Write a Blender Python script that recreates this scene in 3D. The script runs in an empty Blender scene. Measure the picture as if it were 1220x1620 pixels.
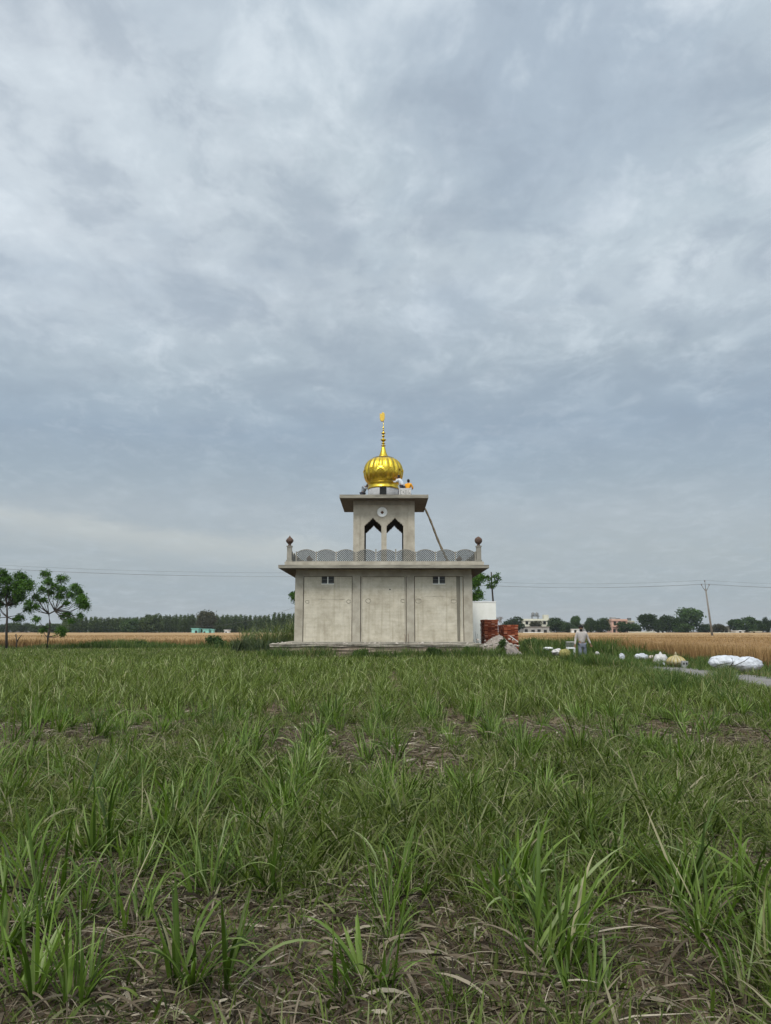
import bpy, bmesh, math, random
import numpy as np
from mathutils import Vector, Matrix

random.seed(7)
rng = np.random.default_rng(11)
PI = math.pi
scene = bpy.context.scene
col = scene.collection

# ------------------------------------------------------------------ camera model
FPX, CX, CY, CAMZ = 1170.0, 610.0, 810.0, 1.5
PITCH = math.atan(188.0 / FPX)
SP, CP = math.sin(PITCH), math.cos(PITCH)
def den(py):
    return CP - (CY - py) / FPX * SP
def ZZ(py, Y):
    v = (CY - py) / FPX
    return CAMZ + Y * (SP + v * CP) / (CP - v * SP)
def XX(px, py, Y):
    return Y * (px - CX) / FPX / den(py)
def PT(px, py, Y):
    return Vector((XX(px, py, Y), Y, ZZ(py, Y)))
def lin(r, g, b):
    f = lambda c: (c / 255 / 12.92) if c / 255 <= 0.04045 else ((c / 255 + 0.055) / 1.055) ** 2.4
    return (f(r), f(g), f(b), 1.0)

# ------------------------------------------------------------------ object helpers
def tag(o, label=None, cat=None, group=None, kind=None):
    if label: o['label'] = label
    if cat: o['category'] = cat
    if group: o['group'] = group
    if kind: o['kind'] = kind
    return o
def empty(name, loc=(0, 0, 0), rz=0.0):
    o = bpy.data.objects.new(name, None)
    o.location = loc; o.rotation_euler = (0, 0, rz)
    o.empty_display_size = 0.2
    col.objects.link(o)
    return o
def link(name, me, mat=None, parent=None, loc=None):
    o = bpy.data.objects.new(name, me)
    if mat is not None:
        for m in (mat if isinstance(mat, (list, tuple)) else [mat]):
            me.materials.append(m)
    col.objects.link(o)
    if parent is not None: o.parent = parent
    if loc is not None: o.location = loc
    return o
def copy_tree(o, parent=None):
    c = o.copy(); col.objects.link(c)
    if parent is not None: c.parent = parent
    for ch in list(o.children): copy_tree(ch, c)
    return c
def set_smooth(me, on=True):
    me.polygons.foreach_set('use_smooth', [on] * len(me.polygons))

class MB:
    """collects shapes into one bmesh"""
    def __init__(s): s.bm = bmesh.new()
    def hexa(s, pts, m=0):
        vs = [s.bm.verts.new(p) for p in pts]
        for f in ((0, 3, 2, 1), (4, 5, 6, 7), (0, 1, 5, 4), (1, 2, 6, 5), (2, 3, 7, 6), (3, 0, 4, 7)):
            fc = s.bm.faces.new([vs[i] for i in f]); fc.material_index = m
        return s
    def box(s, x0, x1, y0, y1, z0, z1, m=0):
        return s.hexa([(x0, y0, z0), (x1, y0, z0), (x1, y1, z0), (x0, y1, z0),
                       (x0, y0, z1), (x1, y0, z1), (x1, y1, z1), (x0, y1, z1)], m)
    def obox(s, c, size, rot, m=0):
        R = rot if isinstance(rot, Matrix) else Matrix.Rotation(rot, 3, 'Z')
        c = Vector(c); hx, hy, hz = size[0] / 2, size[1] / 2, size[2] / 2
        P = [(-hx, -hy, -hz), (hx, -hy, -hz), (hx, hy, -hz), (-hx, hy, -hz), (-hx, -hy, hz), (hx, -hy, hz), (hx, hy, hz), (-hx, hy, hz)]
        return s.hexa([c + R @ Vector(p) for p in P], m)
    def prism(s, poly, y0, y1, m=0):
        """poly in x,z, extruded along y"""
        a = [s.bm.verts.new((p[0], y0, p[1])) for p in poly]
        b = [s.bm.verts.new((p[0], y1, p[1])) for p in poly]
        n = len(poly)
        f1 = s.bm.faces.new(a); f2 = s.bm.faces.new(b[::-1])
        fs = [f1, f2]
        for i in range(n):
            j = (i + 1) % n
            fs.append(s.bm.faces.new((a[j], a[i], b[i], b[j])))
        for f in fs: f.material_index = m
        bmesh.ops.triangulate(s.bm, faces=[f1, f2])
        return s
    def tube(s, pts, radii, n=8, m=0, cap=True):
        pts = [Vector(p) for p in pts]
        rings = []
        for i, p in enumerate(pts):
            t = (pts[min(i + 1, len(pts) - 1)] - pts[max(i - 1, 0)]).normalized()
            a = t.cross(Vector((0, 0, 1)))
            if a.length < 0.05: a = t.cross(Vector((1, 0, 0)))
            a.normalize(); b = t.cross(a)
            r = radii[i] if isinstance(radii, (list, tuple)) else radii
            rings.append([s.bm.verts.new(p + (a * math.cos(2 * PI * k / n) + b * math.sin(2 * PI * k / n)) * r) for k in range(n)])
        for i in range(len(rings) - 1):
            for k in range(n):
                f = s.bm.faces.new((rings[i][k], rings[i][(k + 1) % n], rings[i + 1][(k + 1) % n], rings[i + 1][k]))
                f.material_index = m; f.smooth = True
        if cap:
            f = s.bm.faces.new(rings[0][::-1]); f.material_index = m
            f = s.bm.faces.new(rings[-1]); f.material_index = m
        return s
    def lathe(s, prof, c=(0, 0, 0), n=32, mod=None, m=0, smooth=True):
        """prof: list of (r, z); mod(angle, i) multiplies r"""
        rings = []
        for i, (r, z) in enumerate(prof):
            ring = []
            for k in range(n):
                a = 2 * PI * k / n
                rr = r * (mod(a, i) if mod else 1.0)
                ring.append(s.bm.verts.new((c[0] + rr * math.cos(a), c[1] + rr * math.sin(a), c[2] + z)))
            rings.append(ring)
        for i in range(len(rings) - 1):
            for k in range(n):
                f = s.bm.faces.new((rings[i][k], rings[i][(k + 1) % n], rings[i + 1][(k + 1) % n], rings[i + 1][k]))
                f.smooth = smooth; f.material_index = m
        if prof[0][0] > 1e-4: s.bm.faces.new(rings[0][::-1]).material_index = m
        if prof[-1][0] > 1e-4: s.bm.faces.new(rings[-1]).material_index = m
        return s
    def ball(s, c, r, seg=16, rings=10, warp=None, m=0):
        c = Vector(c); rx, ry, rz = r if isinstance(r, (tuple, list)) else (r, r, r)
        vs = []
        top = s.bm.verts.new(c + Vector((0, 0, rz))); bot = s.bm.verts.new(c - Vector((0, 0, rz)))
        for i in range(1, rings):
            ph = PI * i / rings; ring = []
            for k in range(seg):
                a = 2 * PI * k / seg
                u = Vector((math.sin(ph) * math.cos(a), math.sin(ph) * math.sin(a), math.cos(ph)))
                w = warp(u) if warp else 1.0
                ring.append(s.bm.verts.new(c + Vector((u.x * rx * w, u.y * ry * w, u.z * rz * w))))
            vs.append(ring)
        for k in range(seg):
            f = s.bm.faces.new((top, vs[0][k], vs[0][(k + 1) % seg])); f.smooth = True; f.material_index = m
            f = s.bm.faces.new((bot, vs[-1][(k + 1) % seg], vs[-1][k])); f.smooth = True; f.material_index = m
        for i in range(len(vs) - 1):
            for k in range(seg):
                f = s.bm.faces.new((vs[i][k], vs[i + 1][k], vs[i + 1][(k + 1) % seg], vs[i][(k + 1) % seg])); f.smooth = True; f.material_index = m
        return s
    def bevel(s, w, seg=1):
        es = [e for e in s.bm.edges if len(e.link_faces) == 2 and e.calc_face_angle(0) > 0.6]
        bmesh.ops.bevel(s.bm, geom=es, offset=w, segments=seg, affect='EDGES')
        return s
    def roughen(s, amt, cuts=0):
        if cuts: bmesh.ops.subdivide_edges(s.bm, edges=s.bm.edges[:], cuts=cuts, use_grid_fill=True)
        for v in s.bm.verts:
            v.co += Vector((random.uniform(-amt, amt), random.uniform(-amt, amt), random.uniform(-amt, amt)))
        return s
    def build(s, name, mat, parent=None):
        bmesh.ops.recalc_face_normals(s.bm, faces=s.bm.faces[:])
        me = bpy.data.meshes.new(name)
        s.bm.to_mesh(me); s.bm.free()
        return link(name, me, mat, parent)

def np_mesh(name, V, F):
    me = bpy.data.meshes.new(name)
    V = np.ascontiguousarray(V, dtype=np.float32); F = np.ascontiguousarray(F, dtype=np.int32)
    n, k = F.shape
    me.vertices.add(len(V)); me.vertices.foreach_set('co', V.ravel())
    me.loops.add(n * k); me.loops.foreach_set('vertex_index', F.ravel())
    me.polygons.add(n)
    me.polygons.foreach_set('loop_start', np.arange(0, n * k, k, dtype=np.int32))
    me.update(calc_edges=True)
    return me

# ------------------------------------------------------------------ value noise (numpy)
_lat = rng.random((256, 256))
def vnoise(x, y):
    x = np.asarray(x, float); y = np.asarray(y, float)
    xi = np.floor(x).astype(int); yi = np.floor(y).astype(int)
    fx = x - xi; fy = y - yi
    fx = fx * fx * (3 - 2 * fx); fy = fy * fy * (3 - 2 * fy)
    g = lambda a, b: _lat[a & 255, b & 255]
    return (g(xi, yi) * (1 - fx) + g(xi + 1, yi) * fx) * (1 - fy) + (g(xi, yi + 1) * (1 - fx) + g(xi + 1, yi + 1) * fx) * fy
def fbm(x, y, o=4):
    s = 0; a = 0.5; t = 0
    for i in range(o):
        s = s + a * vnoise(x * 2 ** i + 17 * i, y * 2 ** i + 31 * i); t += a; a *= 0.5
    return s / t

# ------------------------------------------------------------------ materials
def newmat(name):
    m = bpy.data.materials.new(name); m.use_nodes = True
    nt = m.node_tree; b = nt.nodes['Principled BSDF']
    return m, nt, b
def N(nt, t, **kw):
    n = nt.nodes.new(t)
    for k, v in kw.items():
        if k.startswith('i_'): n.inputs[k[2:]].default_value = v
        else: setattr(n, k, v)
    return n
def ramp(nt, stops, interp='LINEAR'):
    r = nt.nodes.new('ShaderNodeValToRGB'); cr = r.color_ramp; cr.interpolation = interp
    while len(cr.elements) < len(stops): cr.elements.new(0.5)
    for e, (p, c) in zip(cr.elements, stops):
        e.position = p; e.color = c if len(c) == 4 else (*c, 1)
    return r
def surf(name, c1, c2, scale=3.0, detail=8, rough=0.85, bump=0.3, bscale=None, c3=None, metallic=0.0, spec=0.3, stops=None, stretch=None, bdist=0.02):
    m, nt, b = newmat(name)
    tc = N(nt, 'ShaderNodeTexCoord'); src = tc.outputs['Object']
    if stretch:
        mp = N(nt, 'ShaderNodeMapping'); mp.inputs['Scale'].default_value = stretch
        nt.links.new(src, mp.inputs['Vector']); src = mp.outputs['Vector']
    n1 = N(nt, 'ShaderNodeTexNoise'); n1.inputs['Scale'].default_value = scale; n1.inputs['Detail'].default_value = detail; n1.inputs['Roughness'].default_value = 0.65
    nt.links.new(src, n1.inputs['Vector'])
    st = stops or ([(0.3, c1), (0.7, c2)] if c3 is None else [(0.3, c1), (0.5, c2), (0.72, c3)])
    r = ramp(nt, st)
    nt.links.new(n1.outputs['Fac'], r.inputs['Fac']); nt.links.new(r.outputs['Color'], b.inputs['Base Color'])
    b.inputs['Roughness'].default_value = rough; b.inputs['Metallic'].default_value = metallic
    b.inputs['Specular IOR Level'].default_value = spec
    if bump:
        n2 = N(nt, 'ShaderNodeTexNoise'); n2.inputs['Scale'].default_value = bscale or scale * 6; n2.inputs['Detail'].default_value = 6
        nt.links.new(tc.outputs['Object'], n2.inputs['Vector'])
        bp = N(nt, 'ShaderNodeBump'); bp.inputs['Strength'].default_value = bump; bp.inputs['Distance'].default_value = bdist
        nt.links.new(n2.outputs['Fac'], bp.inputs['Height']); nt.links.new(bp.outputs['Normal'], b.inputs['Normal'])
    return m
def leafmat(name, stops, rough=0.55, trans=0.25, tcol=None, objrand=0.0, spec=0.35, patch=None):
    """colour picked per blade or leaf, a share of translucency"""
    m, nt, b = newmat(name)
    g = N(nt, 'ShaderNodeNewGeometry'); src = g.outputs['Random Per Island']
    if patch:
        tc = N(nt, 'ShaderNodeTexCoord')
        nz = N(nt, 'ShaderNodeTexNoise'); nz.inputs['Scale'].default_value = patch[0]; nz.inputs['Detail'].default_value = 3
        nt.links.new(tc.outputs['Object'], nz.inputs['Vector'])
        ma = N(nt, 'ShaderNodeMath', operation='MULTIPLY_ADD'); ma.inputs[1].default_value = patch[1]; ma.inputs[2].default_value = -patch[1] * 0.5
        nt.links.new(nz.outputs['Fac'], ma.inputs[0])
        ad = N(nt, 'ShaderNodeMath', operation='ADD', use_clamp=True)
        nt.links.new(src, ad.inputs[0]); nt.links.new(ma.outputs[0], ad.inputs[1]); src = ad.outputs[0]
    r = ramp(nt, stops); nt.links.new(src, r.inputs['Fac'])
    out = r.outputs['Color']
    if objrand:
        oi = N(nt, 'ShaderNodeObjectInfo')
        hs = N(nt, 'ShaderNodeHueSaturation')
        mr = N(nt, 'ShaderNodeMapRange'); mr.inputs['To Min'].default_value = 1 - objrand; mr.inputs['To Max'].default_value = 1 + objrand
        nt.links.new(oi.outputs['Random'], mr.inputs['Value']); nt.links.new(mr.outputs[0], hs.inputs['Value']); nt.links.new(out, hs.inputs['Color']); out = hs.outputs['Color']
    nt.links.new(out, b.inputs['Base Color'])
    b.inputs['Roughness'].default_value = rough; b.inputs['Specular IOR Level'].default_value = spec
    if trans:
        tr = N(nt, 'ShaderNodeBsdfTranslucent'); mx = N(nt, 'ShaderNodeMixShader'); mx.inputs[0].default_value = trans
        gm = N(nt, 'ShaderNodeMixRGB', blend_type='MULTIPLY'); gm.inputs[0].default_value = 1.0; gm.inputs[2].default_value = (1.3, 1.5, 0.6, 1)
        nt.links.new(out, gm.inputs[1]); nt.links.new(gm.outputs[0], tr.inputs['Color'])
        nt.links.new(b.outputs[0], mx.inputs[1]); nt.links.new(tr.outputs[0], mx.inputs[2])
        nt.links.new(mx.outputs[0], nt.nodes['Material Output'].inputs['Surface'])
    return m
M = {}
M['concrete'] = surf('grey_concrete', (0.29, 0.255, 0.195, 1), (0.47, 0.42, 0.335, 1), 1.6, 10, 0.92, 0.35, 30)
M['concrete_dark'] = surf('weathered_concrete', (0.2, 0.185, 0.15, 1), (0.33, 0.3, 0.245, 1), 2.2, 10, 0.93, 0.4, 25)
M['slab'] = surf('slab_concrete', (0.15, 0.135, 0.105, 1), (0.36, 0.325, 0.255, 1), 1.4, 10, 0.93, 0.4, 20, stretch=(0.5, 0.5, 3.0))
M['soffit_shade'] = surf('shaded_raw_soffit', (0.05, 0.038, 0.026, 1), (0.1, 0.078, 0.055, 1), 3, 8, 0.95, 0.5, 20)  # near-black tone with the shade of undersides and recesses put into it
M['jali'] = surf('grille_cement', (0.085, 0.085, 0.075, 1), (0.16, 0.155, 0.14, 1), 6, 5, 0.9, 0.0)
M['white'] = surf('whitewash', (0.74, 0.72, 0.63, 1), (0.86, 0.84, 0.77, 1), 1.6, 10, 0.85, 0.2, 20)
M['plain_white'] = surf('white_paint', (0.66, 0.65, 0.6, 1), (0.78, 0.77, 0.74, 1), 3, 5, 0.7, 0.0)
M['drum'] = surf('drum_white', (0.26, 0.255, 0.25, 1), (0.42, 0.41, 0.4, 1), 3, 5, 0.8, 0.1)
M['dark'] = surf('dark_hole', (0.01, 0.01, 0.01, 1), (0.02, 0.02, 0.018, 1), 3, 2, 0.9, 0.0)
M['terracotta'] = surf('dull_terracotta', (0.055, 0.035, 0.025, 1), (0.13, 0.075, 0.05, 1), 10, 6, 0.85, 0.3, 40)
M['metal'] = surf('grey_metal', (0.13, 0.13, 0.12, 1), (0.24, 0.24, 0.22, 1), 8, 5, 0.55, 0.0, metallic=0.6)
M['rust'] = surf('rusty_steel', (0.09, 0.045, 0.03, 1), (0.16, 0.08, 0.05, 1), 20, 4, 0.8, 0.2)
M['bamboo'] = surf('bamboo', (0.13, 0.10, 0.06, 1), (0.25, 0.2, 0.13, 1), 6, 4, 0.7, 0.1)
M['pole'] = surf('pole_cement', (0.13, 0.12, 0.1, 1), (0.22, 0.2, 0.175, 1), 3, 6, 0.9, 0.1)
M['wire'] = surf('wire', (0.12, 0.12, 0.12, 1), (0.16, 0.16, 0.16, 1), 3, 2, 0.6, 0.0)
M['ceramic'] = surf('insulator', (0.1, 0.06, 0.04, 1), (0.14, 0.09, 0.06, 1), 3, 2, 0.3, 0.0)
M['bark'] = surf('bark', (0.03, 0.024, 0.018, 1), (0.07, 0.056, 0.043, 1), 8, 6, 0.95, 0.6, 30)
M['sand'] = surf('rubble_sand', (0.2, 0.165, 0.135, 1), (0.36, 0.31, 0.265, 1), 5, 8, 0.95, 0.6, 30)
M['rubble'] = surf('broken_masonry', (0.25, 0.21, 0.17, 1), (0.55, 0.5, 0.43, 1), 4, 4, 0.95, 0.4, 20)
M['capmix'] = surf('broken_cement', (0.17, 0.14, 0.105, 1), (0.5, 0.45, 0.36, 1), 3.5, 10, 0.95, 0.6, 20)
M['earth'] = surf('brown_brickwork', (0.13, 0.10, 0.07, 1), (0.3, 0.235, 0.17, 1), 5, 8, 0.95, 0.6, 20)
M['road'] = surf('worn_asphalt', (0.13, 0.122, 0.11, 1), (0.22, 0.205, 0.185, 1), 2.5, 8, 0.9, 0.3, 40)
M['plastic'] = surf('white_plastic_sheet', (0.36, 0.37, 0.38, 1), (0.62, 0.63, 0.65, 1), 4, 5, 0.4, 0.8, 7, bdist=0.08, spec=0.5)
M['sack'] = surf('woven_sack', (0.38, 0.36, 0.33, 1), (0.58, 0.55, 0.51, 1), 8, 4, 0.7, 0.4, 18)
M['sackpink'] = surf('beige_cloth', (0.42, 0.34, 0.29, 1), (0.6, 0.5, 0.44, 1), 8, 4, 0.8, 0.4, 18)
M['gold'] = None

# gold plating: slightly uneven, real metal
m, nt, b = newmat('gilded_metal')
b.inputs['Metallic'].default_value = 1.0; b.inputs['Roughness'].default_value = 0.28
tc = N(nt, 'ShaderNodeTexCoord'); nz = N(nt, 'ShaderNodeTexNoise'); nz.inputs['Scale'].default_value = 5
nt.links.new(tc.outputs['Object'], nz.inputs['Vector'])
r = ramp(nt, [(0.3, (0.5, 0.34, 0.028, 1)), (0.7, (0.68, 0.47, 0.055, 1))]); nt.links.new(nz.outputs['Fac'], r.inputs['Fac']); nt.links.new(r.outputs['Color'], b.inputs['Base Color'])
bp = N(nt, 'ShaderNodeBump'); bp.inputs['Strength'].default_value = 0.08; bp.inputs['Distance'].default_value = 0.01
n2 = N(nt, 'ShaderNodeTexNoise'); n2.inputs['Scale'].default_value = 14; nt.links.new(tc.outputs['Object'], n2.inputs['Vector']); nt.links.new(n2.outputs['Fac'], bp.inputs['Height']); nt.links.new(bp.outputs['Normal'], b.inputs['Normal'])
M['gold'] = m
M['shade_gold'] = surf('shaded_gilt', (0.05, 0.035, 0.008, 1), (0.14, 0.095, 0.018, 1), 9, 4, 0.45, 0.1, metallic=0.4)  # darker gilt, the shade on the rim's underside put into the colour
# bricks of a stack: colour per brick
m, nt, b = newmat('loose_red_brick')
g = N(nt, 'ShaderNodeNewGeometry'); r = ramp(nt, [(0, (0.09, 0.022, 0.012, 1)), (0.45, (0.25, 0.06, 0.028, 1)), (0.8, (0.38, 0.12, 0.06, 1)), (1, (0.5, 0.27, 0.19, 1))])
nt.links.new(g.outputs['Random Per Island'], r.inputs['Fac']); nt.links.new(r.outputs['Color'], b.inputs['Base Color']); b.inputs['Roughness'].default_value = 0.95; b.inputs['Specular IOR Level'].default_value = 0.1
M['brick'] = m

# ------------------------------------------------------------------ render set-up, camera
cam = bpy.data.cameras.new('camera'); camo = bpy.data.objects.new('camera', cam); col.objects.link(camo)
camo.location = (0, 0, CAMZ); camo.rotation_euler = (PI / 2 + PITCH, 0, 0)
cam.sensor_fit = 'HORIZONTAL'; cam.sensor_width = 36; cam.lens = 36 * FPX / 1220
cam.clip_start = 0.05; cam.clip_end = 6000
scene.camera = camo
scene.view_settings.view_transform = 'Standard'; scene.view_settings.look = 'None'
scene.view_settings.exposure = 0; scene.view_settings.gamma = 1
scene.cycles.use_denoising = True
scene.cycles.max_bounces = 6; scene.cycles.diffuse_bounces = 3; scene.cycles.glossy_bounces = 3
scene.cycles.transmission_bounces = 3; scene.cycles.volume_bounces = 0; scene.cycles.transparent_max_bounces = 4
scene.cycles.use_adaptive_sampling = True; scene.cycles.adaptive_threshold = 0.015

# ------------------------------------------------------------------ light: overcast sky world + soft sun
SUN_EL, SUN_AZ = math.radians(52), math.radians(205)      # behind the camera, a little to the left
w = bpy.data.worlds.new('World'); scene.world = w; w.use_nodes = True
nt = w.node_tree; bg = nt.nodes['Background']; L = nt.links
tc = N(nt, 'ShaderNodeTexCoord')
nrm = N(nt, 'ShaderNodeVectorMath', operation='NORMALIZE'); L.new(tc.outputs['Generated'], nrm.inputs[0])
sx = N(nt, 'ShaderNodeSeparateXYZ'); L.new(nrm.outputs[0], sx.inputs[0])
def mth(op, a, b_=None, c=None, clamp=False):
    n = N(nt, 'ShaderNodeMath', operation=op, use_clamp=clamp)
    for i, v in enumerate((a, b_, c)):
        if v is None: continue
        if isinstance(v, (int, float)): n.inputs[i].default_value = v
        else: L.new(v, n.inputs[i])
    return n.outputs[0]
def mrange(v, a0, a1, b0, b1, smooth=True):
    n = N(nt, 'ShaderNodeMapRange'); n.interpolation_type = 'SMOOTHSTEP' if smooth else 'LINEAR'
    L.new(v, n.inputs['Value'])
    for k, q in zip(('From Min', 'From Max', 'To Min', 'To Max'), (a0, a1, b0, b1)): n.inputs[k].default_value = q
    return n.outputs[0]
X_, Y_, Z_ = sx.outputs
zc = mth('MAXIMUM', Z_, 0.0)
zd = mth('ADD', zc, 0.16)
px_ = mth('DIVIDE', X_, zd); py_ = mth('DIVIDE', Y_, zd)
cb = N(nt, 'ShaderNodeCombineXYZ'); L.new(px_, cb.inputs[0]); L.new(py_, cb.inputs[1])
def sky_noise(scale, detail, rough, off, dist=0.0, sc=(1, 1, 1)):
    mp = N(nt, 'ShaderNodeMapping'); mp.inputs['Location'].default_value = off; mp.inputs['Scale'].default_value = sc
    L.new(cb.outputs[0], mp.inputs['Vector'])
    n = N(nt, 'ShaderNodeTexNoise'); n.inputs['Scale'].default_value = scale; n.inputs['Detail'].default_value = detail
    n.inputs['Roughness'].default_value = rough; n.inputs['Distortion'].default_value = dist
    L.new(mp.outputs[0], n.inputs['Vector']); return n.outputs['Fac']
nA = sky_noise(0.9, 3, 0.5, (3.1, 7.7, 0), 0.3)
nB = sky_noise(3.4, 14, 0.66, (1.4, 0.6, 2), 0.25)
nC = sky_noise(9.5, 12, 0.68, (5.2, 1.3, 5), 0.4, (1, 0.75, 1))
# elevation-driven base, boundaries pushed around by the large noise
ys = mth('MAXIMUM', Y_, 0.25)
az = mth('DIVIDE', X_, ys)                       # tan of azimuth ahead
el = mth('ADD', zc, mth('MULTIPLY', mth('SUBTRACT', nA, 0.5), mrange(zc, 0.05, 0.35, 0.03, 0.16)))
base = ramp(nt, [(0.0, lin(168, 175, 179)), (0.045, lin(161, 172, 179)), (0.10, lin(168, 178, 183)), (0.15, lin(170, 181, 188)),
                 (0.20, lin(158, 173, 184)), (0.265, lin(152, 169, 184)), (0.34, lin(168, 183, 193)), (0.43, lin(188, 201, 209)),
                 (0.56, lin(186, 200, 208)), (0.70, lin(186, 200, 210)), (0.85, lin(205, 214, 222)), (1.0, lin(225, 230, 235))])
L.new(el, base.inputs['Fac'])
def mixc(fac, c1, c2, mode='MIX'):
    n = N(nt, 'ShaderNodeMixRGB', blend_type=mode)
    for i, v in enumerate((fac, c1, c2)):
        if isinstance(v, (int, float)): n.inputs[i].default_value = v
        elif isinstance(v, tuple): n.inputs[i].default_value = v
        else: L.new(v, n.inputs[i])
    return n.outputs[0]
c = base.outputs['Color']
# bright wisps, stronger high up and to the left; darker grey bellies
hi = mrange(nB, 0.50, 0.70, 0.0, 1.0)
c = mixc(mth('MULTIPLY', hi, mrange(zc, 0.27, 0.48, 0.10, 0.6)), c, lin(216, 227, 233))
lo = mrange(nB, 0.30, 0.50, 1.0, 0.0)
c = mixc(mth('MULTIPLY', lo, mrange(zc, 0.15, 0.45, 0.15, 0.35)), c, lin(163, 180, 192))
c = mixc(mth('MULTIPLY', mrange(nC, 0.48, 0.68, 0.0, 1.0), mth('MULTIPLY', mrange(zc, 0.22, 0.42, 0.12, 0.42), mrange(nA, 0.35, 0.6, 0.45, 1.0))), c, lin(214, 224, 231))
# paler upper left, heavier grey right of centre high up
c = mixc(mth('MULTIPLY', mrange(az, 0.0, -0.55, 0.0, 0.6), mrange(zc, 0.28, 0.46, 0.0, 1.0)), c, lin(210, 220, 227))
dx = mth('MULTIPLY', mth('SUBTRACT', az, 0.28), 3.2); dz = mth('MULTIPLY', mth('SUBTRACT', zc, 0.62), 7.0)
rr = mth('ADD', mth('MULTIPLY', dx, dx), mth('MULTIPLY', dz, dz))
c = mixc(mrange(mth('ADD', rr, mth('MULTIPLY', nB, 0.8)), 0.2, 1.7, 0.6, 0.0), c, lin(160, 176, 192))
nD = sky_noise(5.6, 10, 0.6, (8.2, 4.3, 9), 0.3, (1, 0.85, 1))
c = mixc(mth('MULTIPLY', mrange(nD, 0.52, 0.70, 0.0, 1.0), mrange(zc, 0.28, 0.45, 0.06, 0.5)), c, lin(220, 230, 236))
c = mixc(mth('MULTIPLY', mrange(nD, 0.34, 0.50, 1.0, 0.0), mrange(zc, 0.18, 0.42, 0.06, 0.38)), c, lin(158, 174, 188))
c = mixc(mth('MULTIPLY', mrange(sky_noise(1.7, 6, 0.55, (2.2, 9.1, 4), 0.2), 0.34, 0.54, 0.6, 0.0), mrange(zc, 0.2, 0.5, 0.2, 1.0)), c, lin(162, 178, 192))
# the pale cream bank low on the left, with its defined sloping upper edge
te = mth('DIVIDE', zc, ys)
edge = mth('SUBTRACT', mth('SUBTRACT', 0.108, mth('MULTIPLY', az, 0.126)), te)      # >0 below the edge
edge = mth('ADD', edge, mth('MULTIPLY', mth('SUBTRACT', nC, 0.5), 0.03)); edge = mth('ADD', edge, mth('MULTIPLY', mth('SUBTRACT', nA, 0.5), 0.05))
bank = mth('MULTIPLY', mrange(edge, -0.010, 0.016, 0.0, 1.0), mrange(edge, 0.008, 0.058, 1.0, 0.0))
bank = mth('MULTIPLY', bank, mrange(az, 0.0, -0.12, 0.0, 1.0))
c = mixc(mth('MULTIPLY', bank, 0.46), c, lin(200, 204, 200))
# brighter cloud cover overhead and behind the camera, where the sun stands
back = mth('ADD', 1.0, mth('MULTIPLY', mrange(Y_, 0.35, -0.5, 0.0, 1.6), mrange(zc, 0.05, 0.55, 0.25, 1.0)))
up = mrange(zc, 0.7, 0.98, 1.0, 1.9)
# a little more separation between the bright and the heavy parts of the cover
cw = N(nt, 'ShaderNodeMixRGB', blend_type='MULTIPLY'); cw.inputs[0].default_value = 1.0; L.new(c, cw.inputs[1])
cm = ramp(nt, [(0.0, (0.93, 0.917, 0.935, 1)), (0.5, (1.0, 0.987, 1.0, 1)), (1.0, (1.07, 1.058, 1.065, 1))])
L.new(mrange(mth('ADD', mth('MULTIPLY', nD, 0.55), mth('MULTIPLY', nA, 0.45)), 0.36, 0.62, 0.0, 1.0), cm.inputs['Fac'])
L.new(cm.outputs[0], cw.inputs[2]); c = mixc(mrange(zc, 0.1, 0.4, 0.15, 1.0), c, cw.outputs[0])
c2 = N(nt, 'ShaderNodeVectorMath', operation='SCALE'); L.new(c, c2.inputs[0]); L.new(mth('MAXIMUM', back, up), c2.inputs['Scale'])
sky = N(nt, 'ShaderNodeTexSky'); sky.sky_type = 'NISHITA'; sky.sun_disc = False; sky.sun_elevation = SUN_EL; sky.sun_rotation = SUN_AZ
s2 = N(nt, 'ShaderNodeVectorMath', operation='SCALE'); L.new(sky.outputs[0], s2.inputs[0]); s2.inputs['Scale'].default_value = 0.05
ad = N(nt, 'ShaderNodeVectorMath', operation='ADD')
c9 = N(nt, 'ShaderNodeVectorMath', operation='SCALE'); L.new(c2.outputs[0], c9.inputs[0]); c9.inputs['Scale'].default_value = 9.5
L.new(c9.outputs[0], ad.inputs[0]); L.new(s2.outputs[0], ad.inputs[1])
L.new(ad.outputs[0], bg.inputs['Color']); bg.inputs['Strength'].default_value = 0.105
w.cycles.sampling_method = 'MANUAL'; w.cycles.sample_map_resolution = 512
sun = bpy.data.lights.new('sun', 'SUN'); sun.energy = 2.1; sun.angle = math.radians(16); sun.color = (1, 0.96, 0.9)
suno = bpy.data.objects.new('sun', sun); col.objects.link(suno)
sd = Vector((math.sin(SUN_AZ) * math.cos(SUN_EL), math.cos(SUN_AZ) * math.cos(SUN_EL), math.sin(SUN_EL)))
suno.rotation_euler = sd.to_track_quat('Z', 'Y').to_euler()

# ------------------------------------------------------------------ ground: one sheet to the horizon
ROW0, ROWS = -0.05, 0.78
def gh(x, y):
    near = np.clip((24 - y) / 8, 0, 1)
    ridge = 0.5 + 0.5 * np.cos((x - ROW0) / ROWS * 2 * PI)
    h = near * (0.035 * ridge + 0.05 * (fbm(x * 1.7, y * 1.7) - 0.5) + 0.05 * (fbm(x * 9, y * 9, 3) - 0.5) + 0.018 * (vnoise(x * 31, y * 31) - 0.5))
    return h
def graded(a, b, step, far, g=1.13):
    mid = list(np.arange(a, b, step)); up = [b]; s = step
    while up[-1] < far: s *= g; up.append(up[-1] + s)
    dn = [a]; s = step
    while dn[-1] > -far: s *= g; dn.append(dn[-1] - s)
    return np.array(dn[:0:-1] + mid + up)
gx = graded(-5.5, 5.5, 0.055, 1500, 1.09); gy = graded(1.5, 13, 0.055, 1500, 1.07)
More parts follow.
